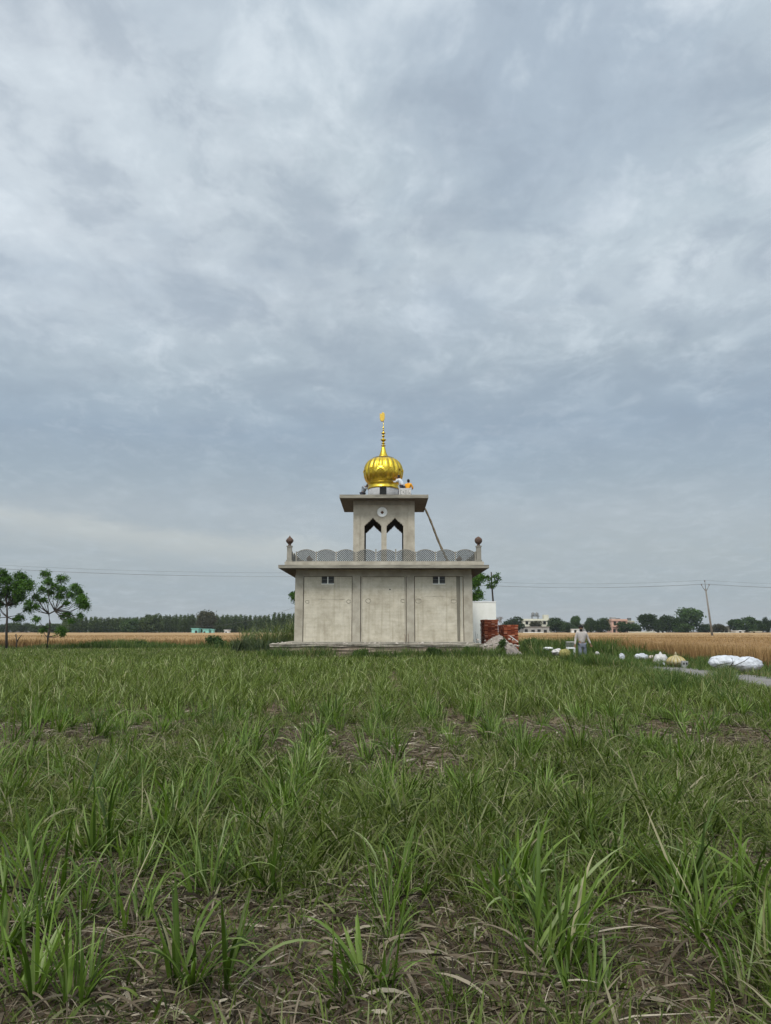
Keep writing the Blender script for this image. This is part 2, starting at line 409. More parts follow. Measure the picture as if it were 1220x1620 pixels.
GX, GY = np.meshgrid(gx, gy)
V = np.stack([GX.ravel(), GY.ravel(), gh(GX.ravel(), GY.ravel())], 1)
ny, nx = GX.shape
I = np.arange(nx * ny).reshape(ny, nx)
F = np.stack([I[:-1, :-1].ravel(), I[:-1, 1:].ravel(), I[1:, 1:].ravel(), I[1:, :-1].ravel()], 1)
me = np_mesh('ground', V, F); set_smooth(me)
m, nt, b = newmat('field_soil'); tc = N(nt, 'ShaderNodeTexCoord')
n1 = N(nt, 'ShaderNodeTexNoise'); n1.inputs['Scale'].default_value = 2.5; n1.inputs['Detail'].default_value = 10; n1.inputs['Roughness'].default_value = 0.7
nt.links.new(tc.outputs['Object'], n1.inputs['Vector'])
r = ramp(nt, [(0.3, (0.05, 0.035, 0.022, 1)), (0.5, (0.115, 0.082, 0.052, 1)), (0.7, (0.2, 0.148, 0.098, 1))]); nt.links.new(n1.outputs['Fac'], r.inputs['Fac'])
nt.links.new(r.outputs['Color'], b.inputs['Base Color']); b.inputs['Roughness'].default_value = 1.0; b.inputs['Specular IOR Level'].default_value = 0.1
n2 = N(nt, 'ShaderNodeTexNoise'); n2.inputs['Scale'].default_value = 45; n2.inputs['Detail'].default_value = 8; nt.links.new(tc.outputs['Object'], n2.inputs['Vector'])
bp = N(nt, 'ShaderNodeBump'); bp.inputs['Strength'].default_value = 0.8; bp.inputs['Distance'].default_value = 0.02
nt.links.new(n2.outputs['Fac'], bp.inputs['Height']); nt.links.new(bp.outputs['Normal'], b.inputs['Normal'])
tag(link('ground', me, m), kind='structure')

# the narrow village road along the right of the field
RX0, RX1 = 9.7, 12.3
def sheet(name, xs_of_y, y0, y1, n, z, mat, wob=0.12):
    Vv, Ff = [], []
    for i in range(n + 1):
        y = y0 + (y1 - y0) * (i / n) ** 1.3
        a, b_ = xs_of_y(y)
        a += wob * (fbm(np.array([y * 0.9]), np.array([3.0]))[0] - 0.5) * 2; b_ += wob * (fbm(np.array([y * 0.9]), np.array([9.0]))[0] - 0.5) * 2
        Vv += [(a, y, z), (b_, y, z)]
    for i in range(n): Ff.append((2 * i, 2 * i + 1, 2 * i + 3, 2 * i + 2))
    return link(name, np_mesh(name, Vv, Ff), mat)
tag(sheet('road', lambda y: (RX0, RX1), -12, 200, 260, 0.03, M['road']), kind='structure')

# ------------------------------------------------------------------ blades
PROF_T = np.array([0, 0.12, 0.4, 0.75, 1.0]); PROF_W = np.array([0.55, 0.8, 1.0, 0.7, 0.04])
def blades(pos, Ln, W, az, th0, th1, seg, twist=0.5, fold=False, pw=1.4, gz=None):
    n = len(pos)
    t = np.linspace(0, 1, seg + 1)
    tm = (t[1:] + t[:-1]) / 2
    th = th0[:, None] + (th1 - th0)[:, None] * tm[None, :] ** pw
    ds = (Ln / seg)[:, None]
    h = np.concatenate([np.zeros((n, 1)), np.cumsum(np.sin(th) * ds, 1)], 1)
    z = np.concatenate([np.zeros((n, 1)), np.cumsum(np.cos(th) * ds, 1)], 1)
    ca, sa = np.cos(az)[:, None], np.sin(az)[:, None]
    C = np.stack([pos[:, 0:1] + ca * h, pos[:, 1:2] + sa * h, pos[:, 2:3] + z], 2)
    C[:, 1:, 2] = np.maximum(C[:, 1:, 2], pos[:, 2:3] + 0.012)
    tw = (twist * (rng.random(n) - 0.5) * 2)[:, None] + (rng.random(n)[:, None] - 0.5) * 1.6 * t[None, :] * twist
    thn = np.concatenate([th[:, :1], th], 1)
    # side vector rotated about the tangent by tw
    sx_, sy_ = -sa * np.cos(tw), ca * np.cos(tw)
    nxv = np.stack([ca * np.cos(thn), sa * np.cos(thn), -np.sin(thn)], 2)
    S = np.stack([sx_ * np.ones_like(tw), sy_ * np.ones_like(tw), np.zeros_like(tw)], 2) + nxv * np.sin(tw)[:, :, None]
    wv = (W[:, None] * np.interp(t, PROF_T, PROF_W)[None, :] / 2)[:, :, None]
    if not fold:
        Vv = np.stack([C - S * wv, C + S * wv], 2).reshape(-1, 3)
        base = (np.arange(n) * (seg + 1) * 2)[:, None]; i = np.arange(seg)[None, :] * 2
        F = np.stack([base + i, base + i + 1, base + i + 3, base + i + 2], 2).reshape(-1, 4)
    else:
        Vv = np.stack([C - S * wv, C - nxv * wv * 0.45, C + S * wv], 2).reshape(-1, 3)
        base = (np.arange(n) * (seg + 1) * 3)[:, None]; i = np.arange(seg)[None, :] * 3
        F = np.concatenate([np.stack([base + i, base + i + 1, base + i + 4, base + i + 3], 2).reshape(-1, 4),
                            np.stack([base + i + 1, base + i + 2, base + i + 5, base + i + 4], 2).reshape(-1, 4)])
    return Vv, F
def merge(parts):
    Vs, Fs, o = [], [], 0
    for v, f in parts:
        Vs.append(v); Fs.append(f + o); o += len(v)
    return np.concatenate(Vs), np.concatenate(Fs)
U = lambda a, b, n: a + (b - a) * rng.random(n)
def scatter(n, y0, y1, margin=2.5, slope=0.53, xlo=-1e9, xhi=1e9, bias=0.0):
    """random ground points over the wedge the camera looks along, with a margin either side"""
    y = y0 + (y1 - y0) * rng.random(int(n * 2.2))
    w = (slope * y + margin); keep = rng.random(len(y)) < w / (slope * y1 + margin)
    y = y[keep][:n]; w = w[keep][:n]
    x = (rng.random(len(y)) * 2 - 1) * w
    k = (x > xlo) & (x < xhi)
    return x[k], y[k]
def wedge_n(dens, y0, y1, margin=2.5, slope=0.53):
    return int(dens * ((slope * (y1 ** 2 - y0 ** 2)) + 2 * margin * (y1 - y0)))
def P3(x, y, dz=0.0):
    return np.stack([x, y, gh(x, y) + dz], 1)

G1 = [(0.0, (0.024, 0.042, 0.007, 1)), (0.3, (0.07, 0.116, 0.016, 1)), (0.62, (0.125, 0.192, 0.028, 1)), (0.86, (0.19, 0.25, 0.07, 1)), (0.95, (0.23, 0.27, 0.12, 1)), (1.0, (0.34, 0.29, 0.17, 1))]
M['cane'] = leafmat('cane_leaf', G1, 0.55, 0.3, objrand=0.18, spec=0.25)
M['grass'] = leafmat('field_grass', [(0.0, (0.026, 0.038, 0.008, 1)), (0.35, (0.08, 0.112, 0.02, 1)), (0.65, (0.135, 0.168, 0.04, 1)), (0.82, (0.17, 0.185, 0.08, 1)), (1.0, (0.28, 0.24, 0.155, 1))], 0.6, 0.3, spec=0.15, patch=(0.35, 0.5))
M['farcane'] = leafmat('far_cane', [(0.0, (0.045, 0.06, 0.012, 1)), (0.4, (0.096, 0.132, 0.024, 1)), (0.75, (0.15, 0.188, 0.044, 1)), (0.9, (0.25, 0.3, 0.12, 1)), (1.0, (0.36, 0.33, 0.19, 1))], 0.6, 0.3, spec=0.15, patch=(0.12, 0.4))
M['weed'] = leafmat('weed_leaf', [(0.0, (0.03, 0.055, 0.012, 1)), (0.5, (0.07, 0.115, 0.025, 1)), (0.85, (0.12, 0.165, 0.045, 1)), (1.0, (0.24, 0.2, 0.1, 1))], 0.6, 0.3, spec=0.15, patch=(0.5, 0.6))
M['verge'] = leafmat('verge_grass', [(0.0, (0.05, 0.085, 0.022, 1)), (0.5, (0.11, 0.16, 0.045, 1)), (0.85, (0.18, 0.21, 0.075, 1)), (1.0, (0.32, 0.27, 0.14, 1))], 0.6, 0.25)
M['straw'] = leafmat('dry_straw', [(0.0, (0.03, 0.022, 0.014, 1)), (0.5, (0.1, 0.076, 0.048, 1)), (0.85, (0.19, 0.155, 0.105, 1)), (1.0, (0.36, 0.31, 0.23, 1))], 0.8, 0.0, spec=0.2)
M['wheat'] = leafmat('ripe_wheat', [(0.0, (0.14, 0.078, 0.03, 1)), (0.5, (0.27, 0.16, 0.066, 1)), (1.0, (0.42, 0.27, 0.125, 1))], 0.75, 0.15, spec=0.2, patch=(0.12, 0.7))

# --- near sugarcane clumps: each an object
def cane_mesh(seed, big=1.0):
    global rng
    keep = rng; rng = np.random.default_rng(seed)
    parts = []
    ns = rng.integers(5, 10)                        # shoots
    for s in range(ns):
        a = rng.random() * 2 * PI; r = rng.random() * 0.15
        n = rng.integers(4, 7)
        pos = np.tile([r * math.cos(a), r * math.sin(a), -0.01], (n, 1)) + (rng.random((n, 3)) - 0.5) * [0.02, 0.02, 0.0]
        Ln = U(0.26, 0.64, n) * big; W = U(0.009, 0.023, n)
        lean = rng.random() * 0.6
        azs = a + (rng.random(n) - 0.5) * 3.4
        th0 = U(0.03, 0.42, n) + lean * 0.45; th1 = U(0.6, 2.3, n)
        th1[:max(1, n // 3)] = U(0.1, 0.5, max(1, n // 3))
        parts.append(blades(pos, Ln, W, azs, th0, th1, 8, 0.45, True, 1.7))
    Vg, Fg = merge(parts); ng = len(Fg)
    n = rng.integers(5, 10)                        # dead lower leaves
    pos = (rng.random((n, 3)) - 0.5) * [0.14, 0.14, 0.0]
    d = blades(pos, U(0.25, 0.5, n), U(0.008, 0.018, n), U(0, 2 * PI, n), U(0.5, 1.1, n), U(1.7, 2.4, n), 6, 1.2, False, 1.0)
    Vv, Ff = merge([(Vg, Fg), d])
    me = np_mesh('sugarcane_clump', Vv, Ff)
    me.materials.append(M['cane']); me.materials.append(M['straw'])
    mi = np.zeros(len(Ff), dtype=np.int32); mi[ng:] = 1
    me.polygons.foreach_set('material_index', mi); set_smooth(me)
    rng = keep
    return me
variants = [cane_mesh(100 + i, 0.75 + 0.035 * (i % 12)) for i in range(24)]
clumps = []
# the ones that stand out in front, where the photo has them
front = [(305, 1575, 1.2), (590, 1590, 1.15), (795, 1440, 1.3), (700, 1330, 1.0), (975, 1395, 1.0), (60, 1440, 1.25), (150, 1370, 1.2), (200, 1480, 0.95), (1160, 1440, 1.05), (480, 1330, 0.95),
         (420, 1420, 0.85), (30, 1600, 1.0), (1180, 1600, 0.9), (940, 1600, 0.75), (720, 1600, 0.6), (250, 1290, 1.0), (620, 1235, 1.0), (860, 1290, 0.95), (1050, 1310, 0.95), (340, 1230, 1.0), (120, 1600, 0.9)]
for px, py, s in front:
    v = (CY - py) / FPX; Y = -CAMZ / ((SP + v * CP) / (CP - v * SP))
    clumps.append((XX(px, py, Y), Y, s * 0.86))
y = 4.6
cands = []
for k in range(-16, 17):
    yy = 3.1 + rng.random() * 0.5
    while yy < 17:
        x = ROW0 + k * ROWS + (rng.random() - 0.5) * 0.34
        if abs(x) < 0.535 * yy + 0.5 and x < 8.7:
            gap = fbm(np.array([x * 1.2 + 50]), np.array([yy * 0.8]))[0]
            if gap > (0.40 if yy > 5 else 0.33) and all((x - c[0]) ** 2 + (yy - c[1]) ** 2 > 0.06 for c in clumps[:21]):
                cands.append((x, yy, 0.5 + 0.5 * rng.random() ** 1.3))
        yy += 0.19 + 0.2 * rng.random()
cands.sort(key=lambda c: c[1])
ind = (clumps + cands)[:300]; rest = (clumps + cands)[300:]
YC = max(c[1] for c in ind)
for i, (x, yv, s) in enumerate(ind):
    o = bpy.data.objects.new('sugarcane_clump', variants[i % 24]); col.objects.link(o)
    o.location = (x, yv, float(gh(np.array([x]), np.array([yv]))[0]))
    o.rotation_euler = ((rng.random() - 0.5) * 0.3, (rng.random() - 0.5) * 0.3, rng.random() * 6.28); o.scale = (s, s, s * (0.9 + 0.25 * rng.random()))
    tag(o, 'green clump of young sugarcane with long arching blades in the nearest rows', 'plant', 'young sugarcane clumps in the nearest rows')

# --- the rest of the sugarcane, farther rows, one mass
def far_clumps(xs, ys_, nb, Lr, Wr, seg):
    n = len(xs)
    x = np.repeat(xs, nb) + (rng.random(n * nb) - 0.5) * 0.4; y_ = np.repeat(ys_, nb) + (rng.random(n * nb) - 0.5) * 0.36
    sc = np.repeat((0.42 + 0.52 * rng.random(n)) * np.clip(1.1 - (ys_ - 22) / 40, 0.62, 1) * np.where((xs > 6) & (ys_ < 34), 0.82, 1), nb)
    N_ = n * nb
    wmul = 1 + np.clip(y_ - 15, 0, 60) / 22
    return blades(P3(x, y_), U(*Lr, N_) * sc, U(*Wr, N_) * wmul, U(0, 2 * PI, N_), U(0.03, 0.6, N_), U(0.4, 1.9, N_), seg, 0.7, False, 1.5)
xs, ys_ = [], []
FIELD_END = 57.0
for k in range(-48, 14):
    yy = YC + rng.random() * 0.4
    while yy < FIELD_END:
        x = ROW0 + k * ROWS + (rng.random() - 0.5) * 0.4
        edge_ok = x < 8.9 and not (-6.9 < x < 8.6 and yy > 39.2)
        gp = fbm(np.array([x * 1.0 + 20]), np.array([yy * 0.55 + 5]))[0]
        if edge_ok and abs(x) < 0.54 * yy + 2.5 and rng.random() < (0.95 if gp > 0.42 or yy > 26 else 0.7) and (x < 8.0 or yy < 19 or yy > 31) and not (x > 0.46 * yy and 14 < yy < 21.5): xs.append(x); ys_.append(yy)
        yy += 0.28 + 0.3 * rng.random()
for c_ in rest: xs.append(c_[0]); ys_.append(c_[1])
xs = np.array(xs); ys_ = np.array(ys_)
nr = ys_ < 26
me = np_mesh('sugarcane', *merge([far_clumps(xs[nr], ys_[nr], 20, (0.35, 0.75), (0.010, 0.019), 5), far_clumps(xs[~nr], ys_[~nr], 14, (0.4, 0.75), (0.012, 0.022), 4)]))
set_smooth(me)
tag(link('sugarcane_rows', me, M['farcane']), 'dense green mass of young sugarcane filling the middle and far field', 'sugarcane', kind='stuff')

# --- low grass between the rows
parts = []
def grass_zone(y0, y1, dens, Lr, Wr, seg, thr, xhi=9.3, soft=0.18, low=0.04):
    x, y_ = scatter(wedge_n(dens, y0, y1), y0, y1, xhi=xhi)
    dn = fbm(x * 0.85 + 9, y_ * 0.85 + 4, 3)
    k = rng.random(len(x)) < np.clip((dn - thr) / soft, low, 1)
    k &= ~((x > -6.3) & (x < 6.2) & (y_ > 40.2))
    x, y_, dn = x[k], y_[k], dn[k]; n = len(x)
    hgt = 0.6 + 0.9 * np.clip((dn - thr) / 0.3, 0, 1)
    return blades(P3(x, y_), U(*Lr, n) * hgt, U(*Wr, n), U(0, 2 * PI, n), U(0.05, 0.9, n), U(0.6, 2.0, n), seg, 0.9, False, 1.2)
parts.append(grass_zone(2.4, 7, 2600, (0.06, 0.2), (0.0035, 0.009), 5, 0.32, soft=0.22, low=0.4))
parts.append(grass_zone(2.5, 9, 860, (0.12, 0.36), (0.006, 0.0155), 7, 0.40, soft=0.16, low=0.14))
parts.append(grass_zone(7, 14, 900, (0.07, 0.22), (0.005, 0.012), 4, 0.40, low=0.16))
parts.append(grass_zone(14, 30, 230, (0.10, 0.30), (0.010, 0.018), 3, 0.37, soft=0.16, low=0.12))
parts.append(grass_zone(30, 58, 60, (0.12, 0.30), (0.02, 0.036), 2, 0.05))
me = np_mesh('grass', *merge(parts))
tag(link('grass', me, M['grass']), 'short green grass growing between the sugarcane rows', 'grass', kind='stuff')

# --- dry cane trash on the soil
parts = []
for (y0, y1, dens, seg) in ((2.4, 6, 1200, 5), (6, 12, 520, 4), (12, 20, 100, 3)):
    x, y_ = scatter(wedge_n(dens, y0, y1, 1.5), y0, y1, 1.5, xhi=9)
    n = len(x)
    parts.append(blades(P3(x, y_, 0.004) + np.stack([np.zeros(n), np.zeros(n), U(0, 0.035, n)], 1), 0.04 + 0.28 * rng.random(n) ** 2.2, (0.0025 + 0.011 * rng.random(n) ** 2.5) * (1 + y0 / 10), U(0, 2 * PI, n), U(0.9, 1.6, n), U(1.5, 2.2, n), seg, 1.3, False, 1.0))
me = np_mesh('dry_leaf_litter', *merge(parts))
tag(link('dry_leaf_litter', me, M['straw']), 'dry brown cane leaves and straw strewn over the bare soil', 'leaf litter', kind='stuff')

# --- broad verge and boundary weeds
def band(x0, x1, y0, y1, n, Lr, Wr, seg, lump=0.5, th=(0.3, 1.4)):
    x = U(x0, x1, n); y_ = U(y0, y1, n)
    dn = fbm(x * lump + 3, y_ * lump + 8, 3); k = rng.random(n) < np.clip((dn - 0.3) / 0.25, 0.12, 1)
    x, y_, dn = x[k], y_[k], dn[k]; n = len(x)
    s = 0.5 + 1.0 * np.clip((dn - 0.3) / 0.4, 0, 1)
    s = s * np.where((x > 0.462 * y_) & (y_ > 12.5) & (y_ < 22) & (x < 10), 0.3, 1)
    return blades(P3(x, y_), U(*Lr, n) * s, U(*Wr, n), U(0, 2 * PI, n), U(0.02, 0.4, n), U(*th, n), seg, 0.8, False, 1.5)
parts = [band(-36, -6.5, 57, 61.8, 20000, (0.2, 0.72), (0.025, 0.05), 3, 0.35),       # bund at the left end of the field
         band(-6.9, 6.2, 38.8, 40.6, 8000, (0.18, 0.66), (0.014, 0.03), 3, 0.9),          # along the plinth
         band(1.2, 8.6, 39.2, 41.0, 5200, (0.15, 0.5), (0.014, 0.03), 3, 0.7),
         band(8.2, 9.9, 35, 60, 9000, (0.2, 0.6), (0.02, 0.035), 3, 0.5),
         band(8.6, 16, 44, 62, 15000, (0.4, 0.95), (0.02, 0.04), 3, 0.4),
         band(7.6, 9.9, 30, 32.6, 2600, (0.25, 0.55), (0.012, 0.024), 4, 0.6),
         band(12.3, 15.4, 29, 48, 12000, (0.12, 0.42), (0.014, 0.03), 3, 0.5),
         band(12.3, 15.4, 10, 29, 7000, (0.08, 0.25), (0.010, 0.022), 3, 0.5),
         band(8.3, 9.6, 28, 36, 7000, (0.18, 0.5), (0.012, 0.024), 4, 0.6),
         band(9.3, 10.3, 20, 31, 2600, (0.04, 0.2), (0.01, 0.02), 3, 1.6), band(11.8, 12.6, 20, 31, 2200, (0.05, 0.22), (0.01, 0.02), 3, 1.6),
         band(9.6, 12.4, 30.5, 44, 9000, (0.08, 0.34), (0.012, 0.022), 3, 1.1),
         band(8.3, 9.6, 20, 28, 4500, (0.06, 0.24), (0.012, 0.024), 4, 0.6),
         band(6.4, 9.3, 12, 20.5, 9000, (0.3, 0.66), (0.008, 0.016), 5, 0.5, (0.5, 2.0))]
me = np_mesh('weeds', *merge(parts))
tag(link('weeds', me, M['weed']), 'rough green weeds along the edges of the field and the plinth', 'weeds', kind='stuff')
me = np_mesh('verge_grass', *merge([band(8.7, 9.9, 15, 22, 5200, (0.2, 0.5), (0.008, 0.016), 4, 0.8), band(8.9, 9.8, 22, 36, 1800, (0.08, 0.22), (0.01, 0.02), 3, 0.8), band(12.3, 14.6, 18, 27, 5200, (0.12, 0.38), (0.010, 0.02), 3, 0.8)]))
tag(link('verge_grass', me, M['verge']), 'yellowish grass on the road verge at the right', 'grass', kind='stuff')

# --- wheat: a canopy with ears standing out of it
def wheat_canopy(x0, x1, y0, y1, sx__, sy__, top=0.62):
    xs_ = np.arange(x0, x1 + 0.01, sx__); ys2 = [y0]
    while ys2[-1] < y1: ys2.append(ys2[-1] + sy__ * (1 + (ys2[-1] - y0) / 40))
    ys2 = np.array(ys2)
    A, B = np.meshgrid(xs_, ys2)
    H = top + 0.10 * fbm(A * 0.25, B * 0.25) + 0.16 * rng.random(A.shape)
    H[0, :] = 0.05; H[:, 0] = 0.05
    ny_, nx_ = A.shape; I_ = np.arange(nx_ * ny_).reshape(ny_, nx_)
    return np.stack([A.ravel(), B.ravel(), H.ravel()], 1), np.stack([I_[:-1, :-1].ravel(), I_[:-1, 1:].ravel(), I_[1:, 1:].ravel(), I_[1:, :-1].ravel()], 1)
def stalks(x, y_):
    n = len(x); wm = 1 + np.clip(y_ - 30, 0, 200) / 30
    return blades(np.stack([x, y_, np.zeros(n)], 1), U(0.74, 0.98, n), U(0.012, 0.022, n) * wm, U(0, 2 * PI, n), U(0, 0.12, n), U(0.15, 0.8, n), 3, 1.2, False, 2.5)
WXR = 15.3
parts = [wheat_canopy(WXR + 0.3, 200, 16, 62, 0.35, 0.35), wheat_canopy(9.5, 200, 62.4, 296, 0.6, 0.5), wheat_canopy(-190, 9.5, 62.6, 296, 0.6, 0.5)]
x = U(WXR, 46, 110000); y_ = U(18, 82, 110000); k = (x < 0.53 * y_ + 6) & ((y_ < 62) | (x > 9)); parts.append(stalks(x[k], y_[k]))
x = U(WXR, WXR + 1.2, 9000); y_ = U(18, 62, 9000); parts.append(stalks(x, y_))
x = U(-62, 3, 60000); y_ = U(62, 112, 60000); k = (x > -0.53 * y_ - 4); parts.append(stalks(x[k], y_[k]))
x = U(-36, 16, 9000); y_ = U(61.9, 63.2, 9000); parts.append(stalks(x, y_))
x = U(20, 70, 30000); y_ = U(80, 130, 30000); k = (x < 0.53 * y_ + 4); parts.append(stalks(x[k], y_[k]))
x = U(5, 20, 14000); y_ = U(62, 100, 14000); parts.append(stalks(x, y_))
me = np_mesh('wheat', *merge(parts))
tag(link('wheat_field', me, M['wheat']), 'ripe golden wheat standing behind the green field and beyond the road', 'wheat field', kind='stuff')

# ------------------------------------------------------------------ the shrine
YF = 42.0; DEPTH = 10.2; YB = YF + DEPTH; YCN = YF + DEPTH / 2
xl, xr = XX(467.3, 912, YF), XX(747, 912, YF); xc = (xl + xr) / 2
z_base = ZZ(1018, YF)               # top of the plinth
z_slab0 = ZZ(898.6, YF - 0.85)      # underside of the roof slab
z_slab1 = ZZ(893.6, YF - 0.85); z_slab2 = ZZ(888.4, YF - 0.6)
xw = lambda px: XX(px, 960, YF)
shrine = empty('shrine', (xc, YCN, 0))
tag(shrine, 'unfinished grey concrete shrine with an arched rooftop tower and gold dome', 'shrine')
def sh(mb, name, mat, parent=shrine):
    for v in mb.bm.verts:
        v.co.x -= xc; v.co.y -= YCN
    return mb.build(name, mat, parent)
# material of the panels: cast patches, trowel marks, drain stain
m, nt, b = newmat('plastered_panel'); tc = N(nt, 'ShaderNodeTexCoord'); Lk = nt.links
n1 = N(nt, 'ShaderNodeTexNoise'); n1.inputs['Scale'].default_value = 0.9; n1.inputs['Detail'].default_value = 12; n1.inputs['Roughness'].default_value = 0.68
Lk.new(tc.outputs['Object'], n1.inputs['Vector'])
r = ramp(nt, [(0.3, (0.37, 0.325, 0.245, 1)), (0.5, (0.5, 0.447, 0.35, 1)), (0.7, (0.58, 0.528, 0.425, 1))]); Lk.new(n1.outputs['Fac'], r.inputs['Fac'])
mp = N(nt, 'ShaderNodeMapping'); mp.inputs['Scale'].default_value = (0.35, 1, 3.5); Lk.new(tc.outputs['Object'], mp.inputs['Vector'])
n2 = N(nt, 'ShaderNodeTexNoise'); n2.inputs['Scale'].default_value = 2.0; n2.inputs['Detail'].default_value = 8; Lk.new(mp.outputs[0], n2.inputs['Vector'])
r2 = ramp(nt, [(0.36, (0.88, 0.87, 0.85, 1)), (0.6, (1.05, 1.05, 1.04, 1))]); Lk.new(n2.outputs['Fac'], r2.inputs['Fac'])
mx = N(nt, 'ShaderNodeMixRGB', blend_type='MULTIPLY'); mx.inputs[0].default_value = 0.55; Lk.new(r.outputs[0], mx.inputs[1]); Lk.new(r2.outputs[0], mx.inputs[2])
mp3 = N(nt, 'ShaderNodeMapping'); mp3.inputs['Scale'].default_value = (3.0, 1, 0.16); Lk.new(tc.outputs['Object'], mp3.inputs['Vector'])
n3 = N(nt, 'ShaderNodeTexNoise'); n3.inputs['Scale'].default_value = 2.2; n3.inputs['Detail'].default_value = 6; Lk.new(mp3.outputs[0], n3.inputs['Vector'])
r3 = ramp(nt, [(0.30, (0.72, 0.70, 0.66, 1)), (0.46, (1, 1, 1, 1))]); Lk.new(n3.outputs['Fac'], r3.inputs['Fac'])
mx3 = N(nt, 'ShaderNodeMixRGB', blend_type='MULTIPLY'); mx3.inputs[0].default_value = 0.55; Lk.new(mx.outputs[0], mx3.inputs[1]); Lk.new(r3.outputs[0], mx3.inputs[2])
n5 = N(nt, 'ShaderNodeTexNoise'); n5.inputs['Scale'].default_value = 2.6; n5.inputs['Detail'].default_value = 12; n5.inputs['Roughness'].default_value = 0.75; Lk.new(tc.outputs['Object'], n5.inputs['Vector'])
r5 = ramp(nt, [(0.36, (0.78, 0.76, 0.73, 1)), (0.52, (1, 1, 1, 1)), (0.66, (1.1, 1.09, 1.06, 1))]); Lk.new(n5.outputs['Fac'], r5.inputs['Fac'])
mx5 = N(nt, 'ShaderNodeMixRGB', blend_type='MULTIPLY'); mx5.inputs[0].default_value = 0.6; Lk.new(mx3.outputs[0], mx5.inputs[1]); Lk.new(r5.outputs[0], mx5.inputs[2])
Lk.new(mx5.outputs[0], b.inputs['Base Color']); b.inputs['Roughness'].default_value = 0.93; b.inputs['Specular IOR Level'].default_value = 0.2
n4 = N(nt, 'ShaderNodeTexNoise'); n4.inputs['Scale'].default_value = 9; n4.inputs['Detail'].default_value = 9; Lk.new(tc.outputs['Object'], n4.inputs['Vector'])
bp = N(nt, 'ShaderNodeBump'); bp.inputs['Strength'].default_value = 0.4; bp.inputs['Distance'].default_value = 0.02; Lk.new(n4.outputs['Fac'], bp.inputs['Height']); Lk.new(bp.outputs[0], b.inputs['Normal'])
M['panel'] = m
M['stain'] = surf('drain_stain', (0.11, 0.097, 0.072, 1), (0.23, 0.205, 0.155, 1), 3, 8, 0.9, 0.3, 20, stretch=(4, 1, 0.3))
M['pale'] = surf('pale_run', (0.34, 0.31, 0.25, 1), (0.46, 0.43, 0.355, 1), 3, 8, 0.9, 0.2, 20, stretch=(4, 1, 0.3))
M['joint'] = surf('casting_joint_tone', (0.34, 0.3, 0.23, 1), (0.48, 0.43, 0.34, 1), 6, 6, 0.9, 0.2, 20)
M['patch'] = surf('putty_patch', (0.2, 0.178, 0.135, 1), (0.4, 0.36, 0.28, 1), 5, 6, 0.9, 0.2, 20)

z_pt = ZZ(911.5, YF)     # top of panels
z_pb = ZZ(1015.5, YF)    # bottom of panels
# plinth (extends to the left), cement cap on rough brown masonry
xp0, xp1 = XX(427, 1030, 40.7), xr + 0.35
pl = MB(); pl.box(xp0, xp1, 40.7, YB + 0.4, -0.2, z_base - 0.14); pl.roughen(0.035, 9)
po = sh(pl, 'plinth', M['earth'])
cp = MB(); cp.box(xp0 - 0.03, xp1 + 0.03, 40.66, YB + 0.45, z_base - 0.137, z_base - 0.01); cp.roughen(0.04, 11)
sh(cp, 'cement_cap', M['capmix'], po)
lg = MB(); lg.box(xl - 0.09, xr + 0.09, YF - 0.09, YB + 0.09, z_base - 0.008, z_pb - 0.002); lg.bevel(0.02); sh(lg, 'base_ledge', M['concrete_dark'])
# walls: recessed panels, pilasters proud of them, head beam
wl = MB(); wl.box(xl + 0.045, xr - 0.045, YF + 0.055, YB - 0.055, z_pb - 0.004, z_slab0 - 0.004); sh(wl, 'wall', M['panel'])
def pilaster(p0, p1, name='pilaster'):
    a, b_ = xw(p0), xw(p1)
    q = MB(); q.box(a, b_, YF, YF + 0.06, z_pb, z_pt); q.bevel(0.006); return sh(q, name, M['concrete'])
a0 = xw(479.3); a5 = xw(734)
for (x0, x1, y0, y1) in ((xl, a0, YF, YF + 0.6), (a5, xr, YF, YF + 0.6), (xl, xl + 0.5, YB - 0.6, YB), (xr - 0.5, xr, YB - 0.6, YB)):
    q = MB(); q.box(x0, x1, y0, y1, z_pb, z_pt); q.bevel(0.008); sh(q, 'pilaster', M['concrete'])
pilaster(557.5, 570); pilaster(643.5, 655.5)
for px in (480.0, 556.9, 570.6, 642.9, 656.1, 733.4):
    q = MB(); xg = xw(px); q.box(xg - .016, xg + .016, YF + .047, YF + .0565, z_pb + .01, z_pt - .01); sh(q, 'groove_shade', M['soffit_shade'])  # dark strips painting the shadow gaps beside the pilasters
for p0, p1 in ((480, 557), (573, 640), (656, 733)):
    q = MB(); q.box(xw(p0), xw(p1), YF + .046, YF + .0563, z_pt - .028, z_pt - .002); sh(q, 'groove_shade', M['soffit_shade'])  # dark strip painting the shadow line at the panel head
for (p0, p1) in ((571.3, 573.0), (640.2, 641.6)):       # thin reveal strips of the middle panel
    q = MB(); q.box(xw(p0), xw(p1), YF + 0.03, YF + 0.058, z_pb, z_pt - 0.03); sh(q, 'trim_strip', M['concrete'])
q = MB(); q.box(xw(573), xw(640.2), YF + 0.03, YF + 0.058, z_pt - 0.055, z_pt - 0.02); sh(q, 'trim_strip', M['concrete'])
bm_ = MB(); bm_.box(xl, xr, YF, YB, z_pt + 0.0, z_pt + 0.07); bm_.box(xl + 0.03, xr - 0.03, YF + 0.03, YB - 0.03, z_pt + 0.07, z_slab0 - 0.002); sh(bm_, 'beam', M['concrete'])
for (yy0) in (3.4, 6.8):       # side pilasters
    for xx_ in (xl, xr - 0.06):
        q = MB(); q.box(xx_, xx_ + 0.06, YF + yy0 - 0.22, YF + yy0 + 0.22, z_pb, z_pt); sh(q, 'pilaster', M['concrete'])
